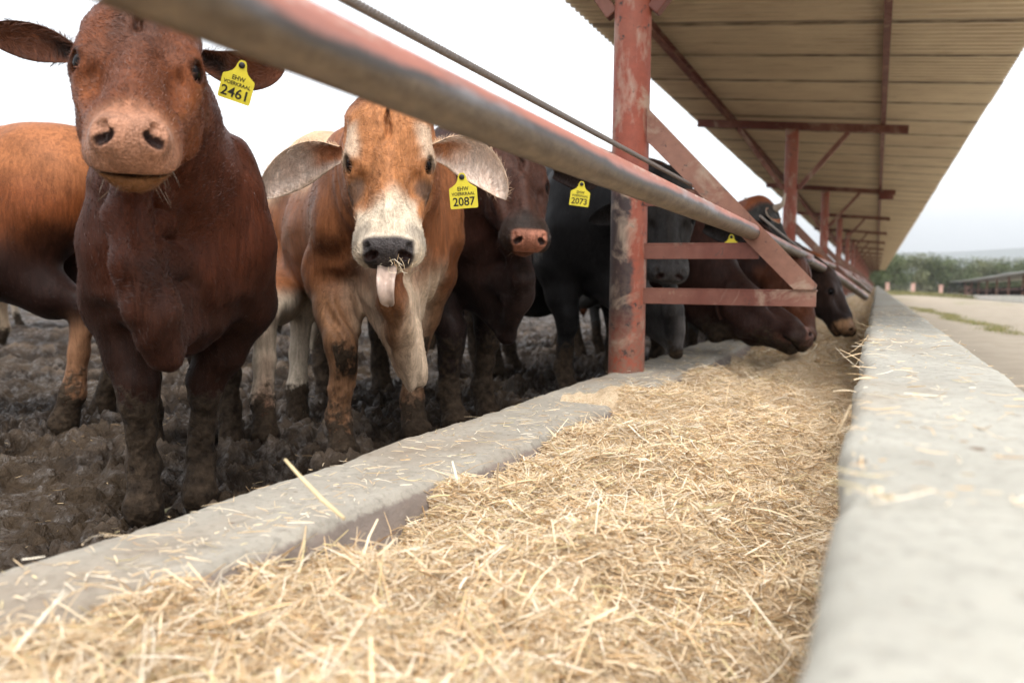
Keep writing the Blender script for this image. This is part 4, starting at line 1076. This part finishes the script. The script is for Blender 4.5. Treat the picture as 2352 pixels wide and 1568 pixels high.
coatL = make_coat((.032, .013, .009), (.15, .08, .055), lambda hc, nf, Vs: c_(len(hc), (.085, .028, .013)))
coatG = make_coat((.050, .047, .044), (.05, .045, .045), None, dewc=(.5, .42, .32), custom=lambda c, mud, Vs, hc, N_, ih, nz, nf: (lerp(lerp(c, c_(len(Vs), (.62, .52, .40)), sstep(.42, .52, Vs[:, 0])*(1-ih)*sstep(.12, .02, hc[:, 0])), c_(len(Vs), (.25, .075, .03)), sstep(.09, .03, hc[:, 0])*sstep(-.20, -.12, hc[:, 2])*sstep(-.12, -.08, hc[:, 0])*sstep(.16, .12, np.abs(hc[:, 1]))), mud))
coatH = make_coat((.15, .043, .013), (.20, .1, .07), None, hindz=.5, top=(.28, .105, .042), low=(.016, .007, .005), lowz=(.92, .66), hind=(.21, .105, .055))  # belly shade and sky-lit back are painted into this coat
coatI = make_coat((.62, .50, .37), (.08, .06, .05), None, low=(.45, .33, .22))
coatK = make_coat((.032, .017, .012), (.40, .24, .14), None, low=(.02, .012, .01), muz=(.34, .19, .10))

dB = (.040, .022, .015)
C1 = make_cow('dark red-brown bull with pink nose and yellow tag 2461, head raised close up', (-1.832, 1.922), math.radians(-48), .78, coatA,
    poll=px(326, 24, 1.74), muz=px(291, 262, 1.37), lat=((178, 135), (440, 160), 1.6), fr=on_ground(332, 1185)[:2], fl=on_ground(462, 1155)[:2],
    ears=[(px(182, 128, 1.72), px(84, 92, 1.73), px(-42, 80, 1.78), .078, px(0, 0, -1)+np.array([0, 0, -.35]), ((.17, .062, .032), (.020, .012, .010)), (.030, .017, .012)),
          (px(462, 128, 1.72), px(560, 158, 1.76), px(655, 150, 1.82), .078, px(0, 0, -1)+np.array([0, 0, -.35]), ((.17, .062, .032), (.020, .012, .010)), (.030, .017, .012))],
    dew=[px(294, 500, 1.66), px(314, 610, 1.63), px(345, 715, 1.65), px(380, 812, 1.70)], dewr=.044, hump=.5, res=(.0105, .0042), mudtop=.36, legw=.98, whisk=26, hair=60000, neckw=1.1, seed=1, folds=.009, muzw=.80, dewside=.05, dewm=.3, dewk=.04, crease=.0015, nosw=.052, hk=.935)
ear_tag(C1['o'], C1['L'](px(556, 152, 1.69)), C1['LV'](px(528, 228, 1.68)-px(556, 152, 1.69)), C1['LV'](-ray(540, 190)+.28*CM[0]*-1), '2461', .064)

def c2_extra(f, H, L, s, h):
    for q in (-1, 1):    # broad loose skin of the brisket
        f.cone(L(px(925+18*q, 770, 2.66)), L(px(945+10*q, 850, 2.66)), .030, .022, .05)
C2 = make_cow('tan bull with a white face, drooping pale ears and yellow tag 2087, tongue hanging out', (-1.885, 2.90), math.radians(-41.3), .91, coatB,
    poll=px(893, 226, 2.32), muz=px(890, 548, 2.09), lat=((790, 378), (980, 380), 2.25), fr=on_ground(780, 1058)[:2], fl=on_ground(950, 1004)[:2],
    hr=on_ground(606, 1008)[:2], hl=on_ground(684, 972)[:2],
    ears=[(px(785, 352, 2.34), px(690, 372, 2.34), px(592, 455, 2.30), .118, px(0, 0, -1)+np.array([.12, -.12, -.25]), ((.62, .50, .42), (.42, .17, .075)), (.52, .35, .22)),
          (px(988, 345, 2.34), px(1078, 362, 2.36), px(1162, 458, 2.34), .112, px(0, 0, -1)+np.array([-.12, .0, -.25]), ((.62, .50, .42), (.44, .19, .085)), (.52, .35, .22))],
    dew=[px(905, 690, 2.42), px(918, 750, 2.52), px(935, 815, 2.60), px(948, 872, 2.64)], dewr=.030, hump=.75, res=(.0105, .0042), mudtop=.16, mudfront=True, whisk=34, hair=60000, openm=True, extra=c2_extra, folds=.012, seed=2, muzw=1.04, skull=1.08, rump=.10, crease=.007)
ear_tag(C2['o'], C2['L'](px(1061, 408, 2.28)), C2['LV'](px(1064, 470, 2.27)-px(1061, 408, 2.28)), C2['LV'](-ray(1062, 430)-.12*CM[0]), '2087', .074)
def tongue(r):
    H, h = r['H'], r['h']; k = 18; t = np.linspace(0, 1, k)
    top = H(.36, -.004, -.136); C = np.array([top, r['L'](px(889, 634, 2.14)), r['L'](px(886, 650, 2.105)), r['L'](px(886, 668, 2.105)), r['L'](px(889, 684, 2.118)), r['L'](px(895, 694, 2.14))])
    P = np.stack([np.interp(t, np.linspace(0, 1, 6), C[:, q]) for q in range(3)], 1)
    T = np.gradient(P, axis=0); T /= np.linalg.norm(T, axis=1)[:, None]
    side = r['v']; Fn = unit(np.cross(side, T)); Fn = Fn*np.sign((Fn@r['u']).mean())
    seg = 18; V = []
    for i in range(k):
        wd = .0255*(1-.42*t[i]**1.5)*math.sqrt(max(.03, 1-max(0, (t[i]-.82)/.18)**2)); th = .014*(1-.3*t[i])
        for j in range(seg):
            a = 2*math.pi*j/seg; x = math.cos(a); z = math.sin(a)
            groove = .017*math.exp(-(x/.35)**2)*(z > 0)*math.sin(math.pi*min(1, t[i]*1.3))
            V.append(P[i]+side*x*wd+Fn[i]*(z*th-groove+.012*abs(x)**2))
    F = [[i*seg+j, i*seg+(j+1) % seg, (i+1)*seg+(j+1) % seg, (i+1)*seg+j] for i in range(k-1) for j in range(seg)]
    V.append(P[-1]+T[-1]*.004); F3 = [[(k-1)*seg+j, (k-1)*seg+(j+1) % seg, k*seg] for j in range(seg)]
    link('tongue', mesh_np('tongue', np.array(V), [np.array(F), np.array(F3)], True, M['tongue']), r['o'])
tongue(C2)
nw = 26; cw = px(912, 612, 2.085)[None]+CM[0][None]*rng.normal(0, .018, (nw, 1))+np.array([0, 0, 1.])[None]*rng.normal(0, .012, (nw, 1))
wh = strands('hay_wisp', cw+CM[2][None]*rng.normal(0, .006, (nw, 1)), rng.normal(0, 1, (nw, 3))+np.array([0, 0, -.8]), rng.normal(0, 1, (nw, 3)), rng.uniform(.012, .04, nw), rng.uniform(.0009, .0018, nw), M['hay'], None, .3)
tag(wh, 'small wisps of chewed hay stuck to the lips of the white-faced tan bull', 'hay', kind='stuff')

pp = on_ground(1112, 968); pq = on_ground(1036, 985)
C3 = make_cow('dark brown bull with shaggy pink muzzle and yellow tag 2073, beside the tan bull', ((pp[0]+pq[0])/2-.36, (pp[1]+pq[1])/2+.24), math.radians(-32), .95, coatC,
    poll=px(1186, 332, 3.20), muz=px(1222, 524, 2.93), lat=((1150, 424), (1275, 432), 3.08), fl=pp[:2], fr=pq[:2],
    ears=[(px(1122, 368, 3.2), px(1110, 380, 3.25), px(1070, 395, 3.3), .10, px(0, 0, -1), (.12, .05, .03), (.06, .025, .016)),
          (px(1272, 395, 3.16), px(1330, 408, 3.15), px(1378, 418, 3.2), .085, px(0, 0, -1)+np.array([0, 0, -.4]), (.02, .012, .01), (.025, .013, .010))],
    dew=[px(1198, 640, 3.15), px(1192, 690, 3.2), px(1165, 770, 3.3)], dewr=.034, hump=.6, res=(.013, .0055), mudtop=.34, whisk=60, hair=34000, folds=.014, seed=3, muzw=1.12,
    horns=[([px(1140, 352, 3.22), px(1118, 350, 3.24), px(1098, 342, 3.25)], .022)])
ear_tag(C3['o'], C3['L'](px(1336, 424, 3.08)), C3['LV'](px(1330, 460, 3.06)-px(1336, 424, 3.08)), C3['LV'](-ray(1330, 440)-.05*CM[0]), '2073', .070)

C4 = make_cow('black bull with a grey muzzle, standing behind the nearest red pole and its bracket rails', (-1.75, 4.62), math.radians(-32), 1.0, coatD,
    poll=px(1533, 398, 4.05), muz=px(1543, 612, 3.80), lat=((1455, 512), (1605, 520), 4.0),
    ears=[(px(1452, 478, 4.12), px(1410, 486, 4.12), px(1352, 508, 4.14), .115, px(0, 0, -1), (.016, .013, .012), (.013, .012, .012)),
          (px(1618, 520, 4.06), px(1672, 535, 4.05), px(1738, 548, 4.1), .10, px(0, 0, -1)+np.array([0, 0, -.4]), (.016, .013, .012), (.013, .012, .012))],
    dew=[px(1548, 710, 4.0), px(1550, 760, 4.02), px(1552, 808, 4.05)], dewr=.030, hump=.3, res=(.014, .007), mudtop=.3, whisk=20, hair=24000, folds=.008, seed=4, bz=.11, belly=1.1)
ear_tag(C4['o'], C4['L'](px(1680, 545, 3.98)), C4['LV'](px(1678, 600, 3.97)-px(1680, 545, 3.98)), C4['LV'](-ray(1680, 570)), '2079', .078)

def trough_cow(label, poll, muz, lat, coat, s=1.0, back=1.0, ang=-15, res=(.02, .011), ears=None, **kw):
    a = math.radians(ang); hd = np.array([math.cos(a), math.sin(a)]); P = np.array(poll)[:2]; O = P-hd*back*s
    e = ears or []
    return make_cow(label, O, a, s, coat, poll=poll, muz=muz, lat=lat, ears=e, res=res, tail=False, **kw)
toC = -CM[2]
C5 = trough_cow('dark chocolate-brown bull, head stretched down to the hay under the first bracket', px(1695, 652, 4.64), px(1874, 752, 4.34), toC*-.75+np.array([0, 0, -.10])+.3*np.array([0, 1, 0]), coatE, 1.0, 1.0, -18, (.016, .008), seed=5,
    dew=[px(1640, 770, 4.6)], hair=9000, ears=[(px(1660, 650, 4.62), px(1650, 690, 4.55), px(1655, 735, 4.5), .09, px(0, 0, -1), (.05, .022, .015), (.045, .02, .013))])
C6 = trough_cow('chestnut-red bull feeding behind the chocolate-brown one, forehead rounded, nose in the hay', px(1838, 596, 5.6), px(1884, 762, 5.35), CM[0]*.55+CM[2]*.8, coatL, .78, .85, -14, seed=6,
    ears=[(px(1826, 622, 5.6), px(1806, 640, 5.6), px(1790, 668, 5.6), .09, toC, (.2, .08, .04), (.16, .05, .02))])
C7 = trough_cow('dark grey bull with small horns, red poll and pale ear, before the second red pole', px(1758, 464, 5.95), px(1836, 590, 5.62), CM[2]*.85+CM[0]*.5, coatG, .84, .95, -16, (.018, .009), seed=7,
    ears=[(px(1762, 490, 5.85), px(1768, 498, 5.72), px(1790, 512, 5.6), .11, toC+CM[0]*.3, (.48, .20, .11), (.62, .50, .38))],
    horns=[([px(1748, 474, 5.93), px(1728, 468, 5.95), px(1710, 454, 5.96)], .028), ([px(1780, 480, 5.84), px(1797, 470, 5.80), px(1804, 444, 5.79)], .028)], hump=.0)
C8 = trough_cow('very dark bull with an orange-tan nose, eating at the foot of the white wall', px(1905, 622, 6.42), px(1974, 748, 6.15), CM[2]*.85+CM[0]*.5, coatK, .72, .85, -14, hump=0, seed=8,
    ears=[(px(1896, 640, 6.5), px(1880, 660, 6.4), px(1872, 690, 6.3), .09, toC, (.03, .02, .015), (.03, .016, .012))])
C9 = trough_cow('red-brown bull feeding in the row just past the very dark one', px(1880, 590, 8.6), px(1950, 690, 8.2), CM[2]*.85+CM[0]*.5, coatF, .85, .9, -12, (.03, .018), seed=9)
far_lab = ['dark red bull feeding beyond the second red pole', 'brown bull feeding further along, halfway to the third red pole', 'small dark bull far along the trough, near the third red pole']
for k in range(3):
    Y_ = 10.6+2.9*k
    c = trough_cow(far_lab[k], np.array([-.95, Y_, .16]), np.array([-.62, Y_-.12, -.24]), np.array([0, 1., 0]), (coatF, coatE, coatK)[k], 1.0, 1.0, -8, (.035, .022), seed=20+k)
# animal at the left edge, seen from behind its flank
hfoot = on_ground(162, 985); a0 = math.radians(203); h0 = np.array([math.cos(a0), math.sin(a0)]); l0 = np.array([-h0[1], h0[0]])
O0 = hfoot[:2]+.76*.95*h0-.17*.95*l0
C0 = make_cow('orange-brown bull at the left edge, turned away, only its hindquarters in view, belly shade painted dark', O0, a0, .95, coatH, res=(.014, .02), mudtop=.2, seed=10, hair=9000, belly=1.12, hump=.3)
# the rest of the herd, standing back in the yard
back_ = [((-6.6, 5.2), 200, coatI, 'cream-coloured bull far back in the yard, left of the raised red-brown bull'), ((-5.6, 7.4), 170, coatF, 'red bull far back in the yard beyond the cream one'),
         ((-3.2, 6.9), 190, coatF, 'red bull behind the black bull, only its legs showing under the belly'), ((-8.4, 7.0), 15, coatB, 'pale tan bull far back at the left of the yard'),
         ((-4.3, 4.9), 185, coatI, 'cream bull standing behind the red-brown and the tan bull, mostly hidden')]
for k, (O_, a_, ct, lb) in enumerate(back_):
    make_cow(lb, O_, math.radians(a_), .95, ct, res=(.028, .03), mudtop=.2, seed=30+k, group='cattle standing back in the yard')

# ------------------------------------------------------------------ far right: bushes, fence pillars, a second feed shed
def make_tree(name, label, seed, Ht, Wd, mat, nleaf=6500):
    r_ = np.random.default_rng(seed); root = empty(name); tag(root, label, 'tree', 'bushy trees behind the fence')
    tr = MB(); nl_ = 5
    tr.tube([(0, 0, -.3), (.05, .03, .16*Ht), (.0, .08, .34*Ht)], [.16, .12, .09], 9)
    for k in range(nl_):
        a = k*2*math.pi/nl_+r_.uniform(-.4, .4); l_ = r_.uniform(.55, .9)
        tr.tube([(0, .05, .22*Ht), (.35*Wd*l_*math.cos(a)*.5, .35*Wd*l_*math.sin(a)*.5, .48*Ht), (.38*Wd*l_*math.cos(a), .38*Wd*l_*math.sin(a), .74*Ht)], [.085, .06, .02], 7)
    tr.build('trunk', M['bark'], root, True)
    nc = 44; cen = []
    for k in range(nc):
        a = r_.uniform(0, 6.283); q = math.sqrt(r_.random())*.44*Wd; zz = r_.uniform(.07, .84)*Ht
        q *= math.sqrt(max(.12, 1-((zz/Ht-.38)/.60)**2)); cen.append((q*math.cos(a), q*math.sin(a), zz, r_.uniform(.11, .21)*Wd))
    cen = np.array(cen); ci = r_.integers(0, nc, nleaf)
    D = r_.normal(0, 1, (nleaf, 3)); D /= np.linalg.norm(D, axis=1)[:, None]
    P = cen[ci, :3]+D*(cen[ci, 3]*r_.random(nleaf)**.4)[:, None]*np.array([1, 1, .8])
    n1 = unit(r_.normal(0, 1, (nleaf, 3))); n2 = unit(np.cross(n1, r_.normal(0, 1, (nleaf, 3)))); sz = r_.uniform(.06, .15, nleaf)[:, None]
    V = np.stack([P-n1*sz*1.5, P+n2*sz*.6, P+n1*sz*1.5, P-n2*sz*.6], 1).reshape(-1, 3)
    F = (np.arange(nleaf)*4)[:, None]+np.arange(4)[None]
    tint = np.repeat(np.clip(r_.normal(.45, .22, nleaf)+(ci % 5)*.06-.12, 0, 1), 4)
    link('crown', mesh_np('crown', V, [F], False, mat, {'tint': tint}), root); return root
T = [make_tree('bushy_tree', '', 3, 5.6, 8.0, M['leaf']), make_tree('bushy_tree', '', 4, 5.9, 7.2, M['leaf2']), make_tree('bushy_tree', '', 5, 5.0, 9.0, M['leaf'])]
spots = [(2050, 118, 0, 'rounded green tree at the very end of the shed roof'), (2100, 122, 1, 'olive tree with a high crown, left in the tree clump'), (2138, 126, 2, 'broad low green tree in the middle of the tree clump'),
    (2180, 120, 0, 'dense green tree whose crown meets the gap in the tree clump'), (2232, 134, 2, 'lower green tree at the gap in the tree clump'), (2272, 124, 1, 'olive tree just right of the gap, above the far shed'),
    (2320, 120, 0, 'green tree above the middle of the far shed roof'), (2372, 122, 1, 'tall olive tree at the right picture edge, over the far shed'), (2420, 128, 2, 'broad tree beyond the right picture edge, behind the far shed'),
    (2005, 140, 2, 'green tree seen low between the last roof poles and the wall'), (1985, 146, 0, 'farthest green tree, behind the end of the long shed')]
for k, (x_, d_, q, lb) in enumerate(spots):
    p = px(x_, 668, d_); used = k in (0, 1, 2); o = T[q] if not T[q].get('label') else copy_tree(T[q])
    o.location = (p[0], p[1], terrain_z(np.array(p[0]), np.array(p[1]))); o.rotation_euler = (0, 0, k*1.7); o.scale = (1+.1*math.sin(k*2.3),)*2+(1+.08*math.sin(k*3.1),); o['label'] = lb
# brick-pink fence pillars with wires
pil = []
for k, (x_, lb) in enumerate([(2038, 'pink fence pillar nearest the end of the shed roof'), (2097, 'pink fence pillar standing alone between two others at the tree clump'), (2161, 'pink fence pillar at the near end of the far shed roof'), (2222, 'pink fence pillar seen through the far end of the second shed'), (2291, 'pink fence pillar seen under the middle of the second shed roof')]):
    p = px(x_, 666, 112); z = float(terrain_z(np.array(p[0]), np.array(p[1])))
    if k == 0:
        r_ = empty('fence_pillar'); MB().box((-.23, -.23, -.2), (.23, .23, 1.32)).build('shaft', M['pink'], r_); MB().box((-.27, -.27, 1.32), (.27, .27, 1.40)).build('cap', M['pink'], r_)
        MB().box((-.29, -.29, -.25), (.29, .29, .06)).build('footing', M['white'], r_)
    else: r_ = copy_tree(pil[0])
    r_.location = (p[0], p[1], z); tag(r_, lb, 'fence pillar', 'pink pillars of the far fence'); pil.append(r_)
for a_, b_, lb in zip(pil, pil[1:], ('first', 'second', 'third', 'fourth')):
    wb = MB(); pa, pb = np.array(a_.location), np.array(b_.location)
    for zz in (.35, .7, 1.05): wb.tube([pa+[.24, 0, zz], (pa+pb)/2+[0, 0, zz-.03], pb+[-.24, 0, zz]], .014, 5)
    tag(wb.build('fence_wires', M['wire'], None, True), 'dark fence wires strung in the %s gap between the pink pillars' % lb, 'fence wire', 'wires of the far fence')
# second shed
SX = 9.3; shed2 = tag(empty('feed_shed', (0, 0, 0)), 'low distant feed shed with pale metal roof and white trough wall', 'shed')
ys2 = np.linspace(52, 146, 40); zb2 = np.array([float(terrain_z(np.array(SX), np.array(y))) for y in ys2])-.25*sstep(60, 140, ys2)
def run(x0, x1, z0, z1, name, mat):
    V = []; n = len(ys2)
    for y, zb in zip(ys2, zb2): V += [(x0, y, zb+z0), (x1, y, zb+z0*1.0), (x1, y, zb+z1), (x0, y, zb+z1)]
    F = [[4*k+j, 4*k+(j+1) % 4, 4*k+4+(j+1) % 4, 4*k+4+j] for k in range(n-1) for j in range(4)]+[[3, 2, 1, 0], [4*n-4, 4*n-3, 4*n-2, 4*n-1]]
    return link(name, mesh_np(name, np.array(V), [np.array(F)], False, mat), shed2)
run(SX-.1, SX+4.2, 2.10, 2.20, 'roof', M['tin']); run(SX, SX+.22, -.3, .52, 'trough_wall', M['white']); run(SX+1.2, SX+1.28, 1.0, 1.10, 'feed_rail', M['frame'])
for k in range(12):
    y = 54+8*k; zb = float(np.interp(y, ys2, zb2)); MB().tube([(SX+1.3, y, zb-.2), (SX+1.3, y, zb+2.09)], .09, 10).build('pole', M['post'], shed2, True)
FAR = 'dark cattle feeding under the far shed'
c0_ = make_cow('dark brown bull standing in the row under the far low shed', (SX+2.3, 56), math.radians(180), 1.0, coatE, res=(.045, .05), seed=61, group=FAR)['o']
for k in range(17):
    c = copy_tree(c0_); y = 58.3+2.3*k*(1+.04*k); zb = float(np.interp(y, ys2, zb2)); c.location = (SX+2.3+.25*math.sin(k*5), y, zb); c.rotation_euler = (0, 0, math.radians(180+14*math.sin(k*3.7)))
c0_.location[2] = float(np.interp(56, ys2, zb2))

# rough grass: a strip between the wheel tracks and the verge before the fence
def grass(n, fx, hmin, hmax, wd, tint):
    P = fx(n); P[:, 2] = terrain_z(P[:, 0], P[:, 1]); az = rng.uniform(0, 6.283, n); el = rng.uniform(.7, 1.5, n)
    D = np.stack([np.cos(az)*np.cos(el), np.sin(az)*np.cos(el), np.sin(el)], 1); L_ = rng.uniform(hmin, hmax, n)
    t_ = np.array(tint)[rng.integers(0, len(tint), n)]*rng.uniform(.7, 1.3, (n, 1))
    return P+D*L_[:, None]*.45, D, unit(rng.normal(0, 1, (n, 3))), L_, rng.uniform(wd*.6, wd*1.4, n), t_
def strip(n):
    y = 12+13*rng.random(n); x = 1.55-.04*(y-12)+rng.normal(0, .09, n)+.16*vnoise(np.stack([0*y, y, 0*y], 1), .7, 3); return np.stack([x, y+rng.normal(0, .1, n), 0*y], 1)
def strip2(n):
    y = 3.2+3.2*rng.random(n); x = 1.5+.5*rng.random(n)**2+.2*(y-3); return np.stack([x, y, 0*y], 1)
def verge(n): return np.stack([rng.uniform(-4, 30, n), rng.uniform(96, 117, n), np.zeros(n)], 1)
G = [grass(3200, strip, .02, .06, .006, [(.10, .15, .035), (.16, .19, .06), (.30, .27, .13)]), grass(160, strip2, .02, .07, .004, [(.14, .18, .05), (.30, .26, .14)]), grass(9000, verge, .15, .5, .07, [(.10, .13, .04), (.17, .18, .07)])]
G = [np.concatenate(c) for c in zip(*G)]
tag(strands('grass', *G[:5], M['hay'], None, .2, tint=G[5]), kind='stuff')

# ------------------------------------------------------------------ damp air between the lens and the hills
hz = MB(); hz.box((-4300, -460, -40), (4300, 5400, 260))
tH = bpy.data.materials.new('haze'); tH.use_nodes = True; hn = tH.node_tree; hn.nodes.remove(hn.nodes['Principled BSDF'])
pv = hn.nodes.new('ShaderNodeVolumePrincipled'); pv.inputs['Color'].default_value = (.90, .94, .97, 1); pv.inputs['Density'].default_value = .00042; pv.inputs['Anisotropy'].default_value = .2
hn.links.new(pv.outputs[0], hn.nodes['Material Output'].inputs['Volume'])
tag(hz.build('haze', tH), kind='stuff')
